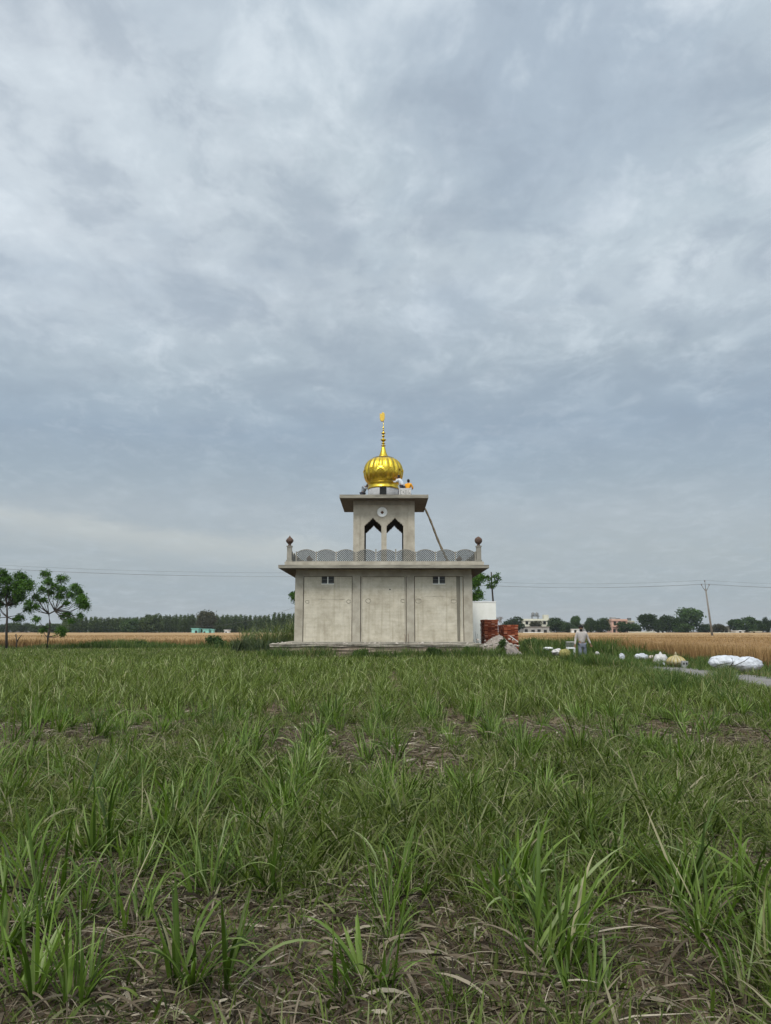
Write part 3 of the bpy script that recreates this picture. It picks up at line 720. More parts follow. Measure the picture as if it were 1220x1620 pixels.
# drain stain beside the right corner and the pale run next to it
q = MB(); q.prism([(xw(722.5), z_slab0 - 0.05), (xw(728.6), z_slab0 - 0.05), (xw(728.9), z_pt - 1.2), (xw(727.6), z_pb + 0.02), (xw(723.2), z_pb + 0.02), (xw(722.8), z_pt - 1.4)], YF + 0.049, YF + 0.058)
sh(q, 'drain_stain', M['stain'])
q = MB(); q.prism([(xw(729.3), z_pt - 0.02), (xw(731.6), z_pt - 0.02), (xw(731.9), z_pb + 0.9), (xw(730.9), z_pb + 0.5), (xw(729.8), z_pb + 1.6)], YF + 0.051, YF + 0.058)
sh(q, 'pale_run', M['pale'])
# round putty patches and a small hole
for px, py, rr_ in ((486, 952, .11), (551.5, 951.5, .12), (582.5, 950.5, .15), (637.5, 950.5, .12), (662, 950.5, .17), (718, 951, .15)):
    q = MB(); cx_, cz_ = XX(px, py, YF), ZZ(py, YF)
    q.tube([(cx_ + math.cos(t) * rr_, YF + 0.048, cz_ + math.sin(t) * rr_ * (0.75 + 0.1 * math.sin(t * 2 + px))) for t in np.linspace(0.3, 6.1, 20)], 0.014, 5)
    sh(q, 'putty_ring', M['patch'])
q = MB(); q.lathe([(0.035, 0), (0.04, 0.01)], (0, 0, 0), 10)
for v in q.bm.verts: v.co = Vector((v.co.x + XX(617, 932.5, YF), YF + 0.043 + v.co.z, v.co.y + ZZ(932.5, YF)))
sh(q, 'drill_hole', M['dark'])
for (p0, p1, py) in ((467.8, 479, 944), (492, 546, 947.5), (558, 569.5, 945.5), (644, 655, 947), (672, 705, 943)):
    q = MB(); xa, xb = xw(p0), xw(p1); zj = ZZ(py, YF); k = 10; off = 0.047 if (p1 - p0) > 20 else -0.004
    pts = [(xa + (xb - xa) * i / k, zj + random.uniform(-.02, .02)) for i in range(k + 1)]
    q.prism(pts + [(x_, z_ - .018) for x_, z_ in pts[::-1]], YF + off, YF + off + .008); sh(q, 'casting_joint', M['joint'])
# ventilators
for p0, p1 in ((509, 528.3), (685, 704.2)):
    x0, x1 = XX(p0, 917, YF), XX(p1, 917, YF); zt, zb_ = z_pt - 0.03, ZZ(923.2, YF)
    q = MB(); q.box(x0, x1, YF + 0.046, YF + 0.054, zb_, zt); vo = sh(q, 'ventilator', M['dark'])
    q = MB(); mxx = (x0 + x1) / 2
    q.box(x0 - 0.02, x1 + 0.02, YF + 0.03, YF + 0.05, zb_ - 0.045, zb_); q.box(mxx - 0.03, mxx + 0.03, YF + 0.035, YF + 0.05, zb_, zt)
    sh(q, 'frame', M['white'], vo)
    q = MB()
    for k in range(4):
        zz = zb_ + (zt - zb_) * (k + 0.6) / 4.4
        for (s0, s1) in ((x0 + 0.01, mxx - 0.035), (mxx + 0.035, x1 - 0.01)):
            q.hexa([(s0, YF + 0.03, zz - .012), (s1, YF + 0.03, zz - .012), (s1, YF + 0.047, zz + .012), (s0, YF + 0.047, zz + .012),
                    (s0, YF + 0.03, zz), (s1, YF + 0.03, zz), (s1, YF + 0.047, zz + .024), (s0, YF + 0.047, zz + .024)])
    sh(q, 'louvre', M['metal'], vo)
# roof slab, two steps
ov = 0.86
rs = MB(); rs.box(xl - ov, xr + ov, YF - 0.85, YB + 0.85, z_slab0, z_slab1); rs.bevel(0.012); rso = sh(rs, 'roof_slab', M['slab'])
rs = MB(); rs.box(xl - ov + .32, xr + ov - .25, YF - 0.6, YB + 0.6, z_slab1 + 0.002, z_slab2); rs.bevel(0.012); sh(rs, 'roof_kerb', M['concrete'], rso)
q = MB(); q.box(xl - ov + .02, xr + ov - .02, YF - 0.83, YB + 0.83, z_slab0 - 0.012, z_slab0 - 0.003); sh(q, 'soffit_shade', M['soffit_shade'], rso)  # thin dark sheet, the slab's underside shade put into its colour
# parapet of nine arched grille panels in front, seven on each side, nine behind
pz = z_slab2; YP = YF - 0.42
px0, px1 = XX(469, 880, YP), XX(752, 880, YP)
z_dip = ZZ(874, YP); z_pk = ZZ(869, YP)
def grille(wd, hd, hp, name, place):
    """one panel, width wd: lattice clipped by its arched outline, and the frame round it"""
    def topz(x): return hd + (hp - hd) * math.sin(PI * min(max(x / wd, 0), 1)) ** 0.8
    fr = MB(); n = 12; t = 0.035
    pts = [(wd * i / n, topz(wd * i / n)) for i in range(n + 1)]
    for i in range(n):
        (x0, z0), (x1, z1) = pts[i], pts[i + 1]
        fr.hexa([(x0, -.035, z0 - t), (x1, -.035, z1 - t), (x1, .035, z1 - t), (x0, .035, z0 - t), (x0, -.035, z0), (x1, -.035, z1), (x1, .035, z1), (x0, .035, z0)])
    fr.box(0, wd, -.03, .03, 0, 0.04)
    lt = MB(); pitch = 0.115; th = 0.027
    for sgn in (1, -1):
        c0 = -hp if sgn == 1 else 0
        cc = c0
        while cc < wd + hp:
            # line x = cc + sgn*z sampled; keep the stretch inside the outline
            zs = [z for z in np.linspace(0.03, hp, 26) if 0.01 < cc + sgn * z < wd - 0.01 and z < topz(cc + sgn * z) - 0.02]
            if len(zs) > 1:
                z0, z1 = min(zs), max(zs); xa, xb = cc + sgn * z0, cc + sgn * z1
                y_ = 0.006 * sgn
                lt.hexa([(xa - th, y_ - .02, z0), (xa + th, y_ - .02, z0), (xa + th, y_ + .02, z0), (xa - th, y_ + .02, z0),
                         (xb - th, y_ - .02, z1), (xb + th, y_ - .02, z1), (xb + th, y_ + .02, z1), (xb - th, y_ + .02, z1)])
            cc += pitch
    for mb in (fr, lt):
        for v in mb.bm.verts:
            p = place(v.co.x, v.co.y); v.co.x, v.co.y = p[0], p[1]; v.co.z += pz + 0.002
    f = sh(fr, name, M['concrete_dark']); sh(lt, 'lattice', M['jali'], f)
def side_panels(n, a, b_, place_of):
    w_ = (b_ - a) / n
    for i in range(n):
        o_ = a + i * w_
        grille(w_ - 0.07, z_dip - pz, z_pk - pz, 'parapet_panel', place_of(o_ + 0.035))
def post(x, y, h=0.0):
    q = MB(); q.box(x - .035, x + .035, y - .045, y + .045, pz + .002, z_dip + 0.03 + h); sh(q, 'parapet_post', M['concrete_dark'])
side_panels(9, px0, px1, lambda o_: (lambda x, y: (o_ + x, YP + y)))
for i in range(10): post(px0 + (px1 - px0) * i / 9, YP, 0.16 if i in (4, 5) else 0.02)
YQ = YB + 0.42
side_panels(9, px0, px1, lambda o_: (lambda x, y: (o_ + x, YQ + y)))
for i in range(10): post(px0 + (px1 - px0) * i / 9, YQ)
xpl, xpr = XX(458, 880, YP), XX(757.5, 880, YP)
for X0 in (xpl, xpr):
    side_panels(9, YP + 0.35, YQ - 0.35, lambda o_: (lambda x, y: (X0 + y, o_ + x)))
    for i in range(10): post(X0, YP + 0.35 + (YQ - YP - 0.7) * i / 9)
# corner posts with bud finials
def corner(x, y, round_=False):
    q = MB(); zt = ZZ(861.5, YP)
    q.box(x - .17, x + .17, y - .17, y + .17, pz + .003, pz + 0.09); q.box(x - .13, x + .13, y - .13, y + .13, pz + .09, zt - .14)
    q.box(x - .16, x + .16, y - .16, y + .16, zt - .14, zt - .08); q.bevel(0.008)
    c_ = sh(q, 'corner_post', M['concrete_dark'])
    q = MB(); zt -= 0.08
    prof = [(.09, 0), (.10, .03), (.07, .08), (.10, .13), (.17, .2), (.205, .27), (.2, .33), (.16, .40), (.1, .46), (.05, .52), (.015, .58), (0.0, .6)] if not round_ else \
           [(.09, 0), (.10, .03), (.07, .08), (.12, .13), (.18, .2), (.205, .28), (.2, .36), (.16, .44), (.08, .50), (0.03, .53), (0.0, .55)]
    q.lathe(prof, (x, y, zt), 16, lambda a, i: 1 + (0.06 * math.cos(a * 8) if 2 < i < 9 else 0)); sh(q, 'finial', M['terracotta'], c_)
corner(xpl, YP); corner(xpr, YP, True); corner(xpl, YQ); corner(xpr, YQ)

# tower
TW = 3.79; xt = (XX(559.2, 850, 45.2) + XX(656, 850, 45.2)) / 2; YT = YCN - TW / 2; YTB = YCN + TW / 2
z_ts = ZZ(787.8, YT - 0.82); z_tt = ZZ(782.4, YT - 0.82)
z_bm = ZZ(799, YT)                         # underside of frieze beam
z_ap, z_sp = ZZ(818.3, YT), ZZ(831, YT)
tl, tr = xt - TW / 2, xt + TW / 2
def zoomx(v): return XX(540 + v / 6.23, 830, YT)
ops = [(zoomx(228), zoomx(395)), (zoomx(447), zoomx(612))]
shift = xt - (ops[0][0] + ops[1][1]) / 2 * 1.0
def arch(x0, x1):
    w_ = x1 - x0; H = z_ap - z_sp
    half = [(0, 0), (0.055, 0.02), (0.09, 0.2), (0.17, 0.24), (0.235, 0.46), (0.31, 0.5), (0.37, 0.72), (0.43, 0.78), (0.5, 1.0)]
    L_ = [(x0 + a * w_, z_sp + b_ * H) for a, b_ in half]; R_ = [(x1 - a * w_, z_sp + b_ * H) for a, b_ in half[:-1]]
    return L_, R_
def arched_wall(mb, y0, y1, dx=0.0, recess=True):
    o = [(a + dx, b_ + dx) for a, b_ in ops]
    cuts = [tl] + [v for p in o for v in p] + [tr]
    for i in (0, 2, 4): mb.box(cuts[i], cuts[i + 1], y0, y1, z_slab2 - 0.01, z_bm)
    for (x0, x1) in o:
        L_, R_ = arch(x0, x1)
        mb.prism([(x0, z_bm)] + [(x0, z_sp)] + L_[1:] + [(L_[-1][0], z_bm)], y0, y1)
        mb.prism([(L_[-1][0], z_bm), L_[-1]] + R_[::-1][:-1] + [(x1, z_sp), (x1, z_bm)], y0, y1)
tw_ = MB(); arched_wall(tw_, YT + 0.05, YT + 0.28); arched_wall(tw_, YTB - 0.28, YTB - 0.05)
tw_.box(tl + .03, tl + .25, YT + .281, YTB - .281, z_slab2 - .01, z_bm); tw_.box(tr - .25, tr - .03, YT + .281, YTB - .281, z_slab2 - .01, z_bm)
two = sh(tw_, 'tower_wall', M['concrete'])
pw = (65 / 6.23) * 45.2 / 1170 * 0.99
for x0 in (tl, tr - pw):
    for (y0, y1) in ((YT, YT + 0.3), (YTB - 0.3, YTB)):
        q = MB(); q.box(x0 - 0.002, x0 + pw + 0.002, y0, y1, z_slab2 + .002, z_bm - 0.003); q.bevel(0.008); sh(q, 'tower_pilaster', M['concrete'])
q = MB(); q.box(tl - .004, tr + .004, YT - .004, YTB + .004, z_bm, z_ts - 0.002); sh(q, 'tower_beam', M['concrete_dark'])
q = MB(); q.box(tl + .26, tr - .26, YT + .26, YTB - .26, z_bm - 0.05, z_bm - 0.003); sh(q, 'tower_ceiling', M['soffit_shade'])  # ceiling coloured near-black for the unlit interior
lin_ = MB(); arched_wall(lin_, YT + 0.283, YT + 0.30); arched_wall(lin_, YTB - 0.30, YTB - 0.283)
for v in lin_.bm.verts: v.co.x = min(max(v.co.x, tl + .27), tr - .27); v.co.z = min(v.co.z, z_bm - .06)
lin_.box(tl + .252, tl + .268, YT + .31, YTB - .31, z_slab2, z_bm - .06); lin_.box(tr - .268, tr - .252, YT + .31, YTB - .31, z_slab2, z_bm - .06); sh(lin_, 'inner_shade_lining', M['soffit_shade'], two)  # added dark lining, paints the interior of the tower as unlit
# medallion
q = MB(); rm = 0.315
q.lathe([(rm, 0), (rm, .05), (rm * .86, .075), (rm * .72, .05), (rm * .6, .045), (rm * .36, .05), (rm * .3, .035), (0, .03)], (0, 0, 0), 40, lambda a, i: 1 + 0.03 * math.cos(a * 14) * (i in (1, 2, 3)))
cmx, cmz = XX(604.8, 810.2, YT), ZZ(810.2, YT)
for v in q.bm.verts: v.co = Vector((v.co.x + cmx, YT + 0.052 - v.co.z, v.co.y + cmz))
mo = sh(q, 'medallion', M['plain_white'])
q = MB(); q.lathe([(rm * .3, 0), (rm * .28, .02), (rm * .1, .03), (0, .03)], (0, 0, 0), 16, lambda a, i: 1 + 0.15 * math.cos(a * 4))
for v in q.bm.verts: v.co = Vector((v.co.x + cmx, YT + 0.02 - v.co.z, v.co.y + cmz - 0.02))
sh(q, 'medallion_boss', M['rust'], mo)
# tower slab
tov = 0.82
q = MB(); q.box(tl - tov, tr + tov, YT - tov, YTB + tov, z_ts, z_tt); q.bevel(0.012); tso = sh(q, 'tower_slab', M['slab'])
q = MB(); q.box(tl - tov + .02, tr + tov - .02, YT - tov + .02, YTB + tov - .02, z_ts - 0.012, z_ts - 0.003); sh(q, 'soffit_shade', M['soffit_shade'], tso)  # underside shade of the tower slab, as a thin dark sheet
# dome: heights read at the dome's own axis
DX = XX(606.6, 750, YCN); zd_ = lambda py: ZZ(py, YCN); rd = lambda hw: hw * YCN / 1170 * 0.975
q = MB(); q.lathe([(rd(26), z_tt + .002), (rd(25.2), zd_(774.3))], (DX, YCN, 0), 48); dro = sh(q, 'dome_base', M['drum'])
q = MB()
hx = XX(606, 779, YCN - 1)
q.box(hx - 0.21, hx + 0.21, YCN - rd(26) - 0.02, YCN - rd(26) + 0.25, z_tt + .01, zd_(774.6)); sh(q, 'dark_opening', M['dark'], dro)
q = MB(); q.lathe([(rd(25.6), zd_(774.8)), (rd(26.2), zd_(774.4)), (rd(26.2), zd_(773)), (rd(25.2), zd_(772)), (rd(25), zd_(768)), (rd(25.8), zd_(766.6)), (rd(26.6), zd_(766)), (rd(26), zd_(765))], (DX, YCN, 0), 96)
do = sh(q, 'dome_collar', M['gold'])
prof = [(26, 765.2), (28.2, 762.5), (30.3, 758.5), (31.7, 754), (32.3, 749.5), (32.3, 745.5), (31.6, 741.5), (30.2, 737.5), (28, 733.5), (25, 730), (21.6, 727.6), (17.5, 726.2), (13, 725.4)]
from bisect import bisect
def smoothprof(p, n):
    out = []
    for i in range(len(p) - 1):
        p0 = p[max(i - 1, 0)]; p1 = p[i]; p2 = p[i + 1]; p3 = p[min(i + 2, len(p) - 1)]
        for k in range(n):
            t = k / n
            out.append(tuple(0.5 * (2 * p1[j] + (p2[j] - p0[j]) * t + (2 * p0[j] - 5 * p1[j] + 4 * p2[j] - p3[j]) * t * t + (3 * p1[j] - p0[j] - 3 * p2[j] + p3[j]) * t ** 3) for j in (0, 1)))
    return out + [p[-1]]
sp_ = smoothprof(prof, 4); nP = len(sp_)
ph0 = -PI / 2 + math.radians(-8)
def gad(a, i):
    pyv = sp_[i][1]
    fade = min(1, max(0, (765 - pyv) / 8)) * min(1, max(0.25, (pyv - 724) / 8))
    k = 0.5 + 0.5 * math.cos((a - ph0) * 20)
    up = 1 + 0.05 * fade * (k ** 0.7 - 0.6)
    # embossed leaves below, scalloped line at mid height
    k2 = abs(math.cos((a - ph0) * 6)); line = 750 - 6.0 * k2 ** 1.6
    if pyv > line: up = 1.010 + fade * (0.04 * (k ** 0.7 - 0.6) + 0.006 * math.sin(pyv * 1.3) * math.cos((a - ph0) * 40))
    return up
q = MB(); q.lathe([(rd(r_), zd_(z_)) for r_, z_ in sp_], (DX, YCN, 0), 288, gad); dm = sh(q, 'dome', M['gold'])
# twelve raised leaf tips at mid height
q = MB()
for k in range(12):
    a = ph0 + k * PI / 6
    for (s_, tt, zz, hh) in ((0.0, 0.10, 745.0, 2.4), (-0.11, 0.05, 747.2, 1.6), (0.11, 0.05, 747.2, 1.6)):
        aa = a + s_; R_ = rd(32.4) * 1.012; c_ = Vector((DX + R_ * math.cos(aa), YCN + R_ * math.sin(aa), zd_(zz)))
        q.obox(c_, (0.05, tt * 2.2, hh / 25), Matrix.Rotation(aa, 3, 'Z') @ Matrix.Rotation(-0.35, 3, 'Y'))
q.bevel(0.012); sh(q, 'leaf_relief', M['gold'], dm)
# lotus rim
q = MB(); nn = 144
pet = lambda a, i: 1 + (0.0 if i in (0, 1, 6) else 0.07 * (abs(math.cos(a * 9)) - 0.5))
q.lathe([(rd(12), zd_(726.2)), (rd(17.4), zd_(727.4)), (rd(19.6), zd_(729.0)), (rd(20.2), zd_(728.2)), (rd(17.6), zd_(725.4)), (rd(13), zd_(723.9)), (rd(9), zd_(723.4))], (DX, YCN, 0), nn, pet); sh(q, 'lotus_rim', M['shade_gold'])
# spire
sp2 = [(10, 723.8), (8.6, 722.4), (6.6, 719.5), (5, 715.5), (3.7, 711), (2.7, 707.2), (1.6, 706.2), (4.0, 705.6), (4.0, 704.9), (1.5, 704.3), (1.6, 702.4), (3.3, 701.9), (2.6, 700.8), (1.2, 700.2), (1.8, 698.4), (4.0, 697.0), (4.8, 695.6), (3.4, 694.9), (1.1, 694), (1.2, 691.4), (2.8, 690.4), (2.9, 689.6), (1.0, 688.8), (1.2, 687.2), (3.0, 686.2), (3.6, 684.8), (1.8, 684), (0.9, 683.2), (0.8, 681.2), (1.8, 680.4), (0.7, 679.6), (0.7, 678.2), (1.6, 677.2), (0.7, 676.2), (0.5, 673), (0.42, 666)]
q = MB(); q.lathe([(rd(r_), zd_(z_)) for r_, z_ in sp2], (DX, YCN, 0), 24); spo = sh(q, 'spire', M['gold'])
m, nt, b = newmat('yellow_emblem_gilt'); b.inputs['Base Color'].default_value = (0.8, 0.5, 0.05, 1); b.inputs['Metallic'].default_value = 0.3; b.inputs['Roughness'].default_value = 0.4
nz = N(nt, 'ShaderNodeTexNoise'); nz.inputs['Scale'].default_value = 12; r = ramp(nt, [(0.3, (0.62, 0.36, 0.03, 1)), (0.7, (0.9, 0.62, 0.1, 1))]); nt.links.new(nz.outputs['Fac'], r.inputs['Fac']); nt.links.new(r.outputs[0], b.inputs['Base Color'])
q = MB(); ex = XX(605, 660, YCN); e = lambda dx_, py: (ex + rd(dx_), zd_(py))
q.prism([e(-0.9, 667), e(-3.2, 665.6), e(-4.3, 662), e(-4.3, 656.5), e(-4.1, 653.6), e(-2.2, 655.2), e(0.2, 652.4), e(1.2, 651.2), e(2.0, 653.6), e(3.6, 653.2), e(4.1, 657), e(4.0, 662), e(2.9, 665.6), e(0.9, 667)], YCN - 0.05, YCN + 0.05)
q.bevel(0.02); sh(q, 'finial_emblem', m, spo)

# loose rubble on the plinth ledge, things of its own
M_r = M['rubble']
def chunk(x, y, z, s, flat=0.6, mat=M_r):
    q = MB(); q.ball((0, 0, 0), (s, s * .8, s * flat), 7, 5, lambda u: 0.75 + 0.5 * random.random())
    for f in q.bm.faces: f.smooth = False
    o = q.build('rubble_chunk', mat); o.location = (x, y, z + s * flat * 0.55); o.rotation_euler = (0, 0, random.random() * 6)
    return o
spots = [(440, 0.12), (447, 0.16), (452, 0.1), (432, 0.07), (459, 0.09), (486, .07), (493, .09), (500, .12), (519, .09), (545, .12), (549, .08), (578, .13), (585, .1), (593, .14), (600, .1), (609, .08), (628, .12), (640, .09), (668, .16), (661, .1), (684, .11), (700, .08), (712, .1), (740, .12)]
for px, s in spots:
    yv = YF - 0.35 - random.random() * 0.5 if px > 462 else YF - 0.1 - random.random() * .6
    tag(chunk(XX(px, 1018, yv), yv, z_base - 0.012, s * 0.75), 'small broken lump of masonry lying on the plinth edge', 'rubble', 'masonry lumps on the plinth')
# rebar standing at the foot of the second pilaster
for px, h in ((641, 0.5), (646.2, 0.55)):
    q = MB(); xb = XX(px, 1012, YF - 0.2); q.tube([(xb, YF - .2, z_base - 0.012), (xb + .01, YF - .2, z_base + h * .6), (xb - .01, YF - .2, z_base + h)], 0.012, 6)
    tag(q.build('rebar', M['rust']), 'short rusty steel rod standing on the plinth before the grey wall', 'steel rod', 'two rusty rods at the wall')

# bamboo pole leaning on the tower slab
q = MB(); pa = PT(672.3, 804, YTB - 0.5); pb_ = Vector((XX(714, 890, YTB - 0.5), YTB - 0.5, z_slab2 + 0.04))
pts = [pa.lerp(pb_, t) + Vector((0.02 * math.sin(t * 9), 0, 0.01 * math.sin(t * 7))) for t in np.linspace(-0.0, 1, 15)]
q.tube(pts, [0.055 + (0.018 if i % 2 else 0) + 0.02 * i / 15 for i in range(15)], 8); 
tag(q.build('bamboo_pole', M['bamboo']), 'knotty bamboo pole leaning against the right edge of the tower roof', 'pole')

# ------------------------------------------------------------------ people
HI = {}
def skin_mesh(joints, edges, root, sub=1):
    names = list(joints); idx = {n: i for i, n in enumerate(names)}
    me = bpy.data.meshes.new('skin'); me.from_pydata([joints[n][0] for n in names], [(idx[a], idx[b_]) for a, b_ in edges], [])
    o = bpy.data.objects.new('skin', me); col.objects.link(o)
    o.modifiers.new('s', 'SKIN'); s_ = o.modifiers.new('u', 'SUBSURF'); s_.levels = sub; s_.render_levels = sub
    for i, n in enumerate(names):
        r_ = joints[n][1]; me.skin_vertices[0].data[i].radius = r_ if isinstance(r_, tuple) else (r_, r_)
        me.skin_vertices[0].data[i].use_root = (n == root)
    dg = bpy.context.evaluated_depsgraph_get(); ev = o.evaluated_get(dg)
    out = bpy.data.meshes.new_from_object(ev)
    bpy.data.objects.remove(o); bpy.data.meshes.remove(me)
    return out
def pmat(name, c1, c2, rough=0.8, scale=12, spec=0.2): return surf(name, c1, c2, scale, 4, rough, 0.25, 30, spec=spec)
M['skin'] = pmat('brown_skin', (0.2, 0.11, 0.07, 1), (0.28, 0.16, 0.1, 1), 0.6)
M['hair'] = pmat('black_hair', (0.01, 0.009, 0.008, 1), (0.025, 0.02, 0.018, 1), 0.6)
def person(loc, rz, J, label, shirt, trousers, headwear='hair', beard=False, group=None, shoes=None, sleeves=True):
    """J: joints in metres; every limb joint is listed as name: (x, y, z)"""
    root = empty('person', loc, rz); tag(root, label, 'person', group)
    R_ = dict(pelvis=.12, belly=.115, chest=.135, nb=.07, neck=.05, skull=.055, sl=.058, el=.04, wl=.027, hl=.03, sr=.058, er=.04, wr=.027, hr=.03,
              tl=.085, kl=.058, al=.038, fl=.032, tr=.085, kr=.058, ar=.038, fr=.032)
    E = [('pelvis', 'belly'), ('belly', 'chest'), ('chest', 'nb'), ('nb', 'neck'), ('neck', 'skull'), ('chest', 'sl'), ('sl', 'el'), ('el', 'wl'), ('wl', 'hl'),
         ('chest', 'sr'), ('sr', 'er'), ('er', 'wr'), ('wr', 'hr'), ('pelvis', 'tl'), ('tl', 'kl'), ('kl', 'al'), ('al', 'fl'), ('pelvis', 'tr'), ('tr', 'kr'), ('kr', 'ar'), ('ar', 'fr')]
    me = skin_mesh({k: (J[k], R_[k]) for k in R_}, E, 'pelvis')
    q = MB(); q.bm.from_mesh(me); bpy.data.meshes.remove(me)
    hc = Vector(J['head']); face = Vector(J.get('face', (0, -1, 0))).normalized(); fa = math.atan2(face.x, -face.y)
    Rf = Matrix.Rotation(fa, 3, 'Z')
    q.ball(hc, (0.078, 0.095, 0.115), 16, 12, lambda u: 1 - 0.12 * max(0, -u.z) * abs(u.x))
    def on(x, y, z): return hc + Rf @ Vector((x, y, z))
    q.tube([on(0, -.085, .02), on(0, -.118, -.02), on(0, -.09, -.03)], [.008, .015, .01], 6)          # nose
    for s_ in (1, -1):
        q.ball(on(.079 * s_, .005, -.005), (.014, .02, .03), 8, 6)                                     # ears
    # hands: palm is the end joint, with five fingers of unequal length
    for w_, h_ in (('wl', 'hl'), ('wr', 'hr')):
        a, b_ = Vector(J[w_]), Vector(J[h_]); d = (b_ - a).normalized(); sd_ = d.cross(Vector((0, 1, 0.1))).normalized(); up_ = d.cross(sd_)
        for i, (off, ln) in enumerate(((-.028, .06), (-.010, .072), (.009, .068), (.027, .052))):
            p0 = b_ + sd_ * off + d * .01
            q.tube([p0, p0 + d * ln * .55 + up_ * .004, p0 + d * ln + up_ * .02], [.0095, .0085, .0065], 6)
        p0 = b_ - sd_ * .03 - d * .02; q.tube([p0, p0 - sd_ * .03 + d * .025, p0 - sd_ * .032 + d * .055 + up_ * .01], [.011, .0095, .007], 6)
    bod = q.build('body', M['skin'], root)
    q = MB(); 
    for s_ in (1, -1): q.ball(on(.03 * s_, -.088, .012), (.012, .008, .006), 8, 6)
    q.tube([on(-.022, -.093, -.055), on(0, -.099, -.055), on(.022, -.093, -.055)], .005, 5)
    q.build('face_features', M['hair'], bod)
    g = lambda k, r: (J[k], r)
    S = {'pelvis': g('pelvis', .148), 'belly': g('belly', .142), 'chest': g('chest', .158), 'nb': g('nb', .085), 'sl': g('sl', .078), 'el': g('el', .058), 'sr': g('sr', .078), 'er': g('er', .058)}
    ES = [('pelvis', 'belly'), ('belly', 'chest'), ('chest', 'nb'), ('chest', 'sl'), ('sl', 'el'), ('chest', 'sr'), ('sr', 'er')]
    if sleeves:
        S['wl'] = g('wl', .042); S['wr'] = g('wr', .042); ES += [('el', 'wl'), ('er', 'wr')]
    me = skin_mesh(S, ES, 'chest', 2); set_smooth(me); me.name = 'shirt'; link('shirt', me, shirt, root)
    T = {'p': g('pelvis', .135), 'tl': g('tl', .1), 'kl': g('kl', .078), 'al': (tuple(Vector(J['al']) + Vector((0, 0, .03))), .062), 'tr': g('tr', .1), 'kr': g('kr', .078), 'ar': (tuple(Vector(J['ar']) + Vector((0, 0, .03))), .062)}
    me = skin_mesh(T, [('p', 'tl'), ('tl', 'kl'), ('kl', 'al'), ('p', 'tr'), ('tr', 'kr'), ('kr', 'ar')], 'p', 2); set_smooth(me); me.name = 'trousers'; link('trousers', me, trousers, root)
    q = MB()
    if headwear == 'turban':
        q.ball(on(0, .012, .055), (.108, .125, .085), 20, 12, lambda u: 1 + .05 * math.sin(u.z * 22 + u.x * 7))
        q.ball(on(0, -.06, .085), (.05, .05, .05), 10, 8); q.build('turban', M['hair'], root)
    else:
        q.ball(on(0, .016, .022), (.089, .104, .115), 18, 12, lambda u: 1 + .03 * math.sin(u.x * 17 + u.z * 13) if (Rf.inverted() @ u).y > -.45 or u.z > .35 else .86); q.build('hair', M['hair'], root)
    if beard:
        q = MB(); q.ball(on(0, -.05, -.085), (.068, .058, .062), 14, 10, lambda u: 1 + .06 * math.sin(u.x * 21 + u.z * 15)); q.build('beard', M['hair'], root)
    for k in ('l', 'r'):
        q = MB(); a, b_ = Vector(J['a' + k]), Vector(J['f' + k]); d = (b_ - a); d.z = 0
        q.ball(a.lerp(b_, .55) - Vector((0, 0, .012)), (.05, .05, .04), 10, 8); q.ball(b_ + d * .15 - Vector((0, 0, .004)), (.045, .055, .034), 10, 8); q.build('shoe', M['hair'] if shoes is None else shoes, root)
    return root
walk = dict(pelvis=(0, 0, .93), belly=(0, 0, 1.1), chest=(0.01, -.01, 1.3), nb=(0, 0, 1.46), neck=(-.015, -.01, 1.52), skull=(-.02, -.01, 1.58), head=(-.025, -.02, 1.62), face=(-.25, -1, 0),
            sl=(-.19, 0, 1.40), el=(-.27, .03, 1.14), wl=(-.32, -.06, .9), hl=(-.33, -.09, .83), sr=(.19, 0, 1.41), er=(.28, .04, 1.17), wr=(.37, .0, .94), hr=(.40, -.02, .87),
            tl=(-.09, 0, .88), kl=(-.11, -.1, .5), al=(-.12, -.12, .09), fl=(-.14, -.27, .035), tr=(.1, 0, .88), kr=(.12, -.02, .49), ar=(.13, .16, .1), fr=(.14, .04, .04))
px_m = XX(920.5, 1010, 33)
person((px_m, 33, 0), 0.0, walk, 'bearded man in dark turban, pale shirt and grey trousers walking by the road',
       pmat('pale_shirt', (0.34, 0.3, 0.27, 1), (0.46, 0.41, 0.37, 1)), pmat('grey_trousers', (0.1, 0.11, 0.135, 1), (0.16, 0.17, 0.2, 1)), 'turban', True)
kneel = dict(pelvis=(0, .05, .48), belly=(0, .02, .64), chest=(0, -.03, .86), nb=(0, -.05, 1.0), neck=(0, -.06, 1.06), skull=(0, -.07, 1.11), head=(0, -.08, 1.16), face=(0, -1, 0),
             sl=(-.19, -.03, .94), el=(-.27, -.15, .7), wl=(-.14, -.32, .68), hl=(-.09, -.38, .69), sr=(.19, -.03, .94), er=(.27, -.15, .7), wr=(.14, -.32, .68), hr=(.09, -.38, .69),
             tl=(-.1, .03, .42), kl=(-.15, -.2, .09), al=(-.13, .26, .08), fl=(-.12, .4, .045), tr=(.1, .03, .42), kr=(.15, -.2, .09), ar=(.13, .26, .08), fr=(.12, .4, .045))
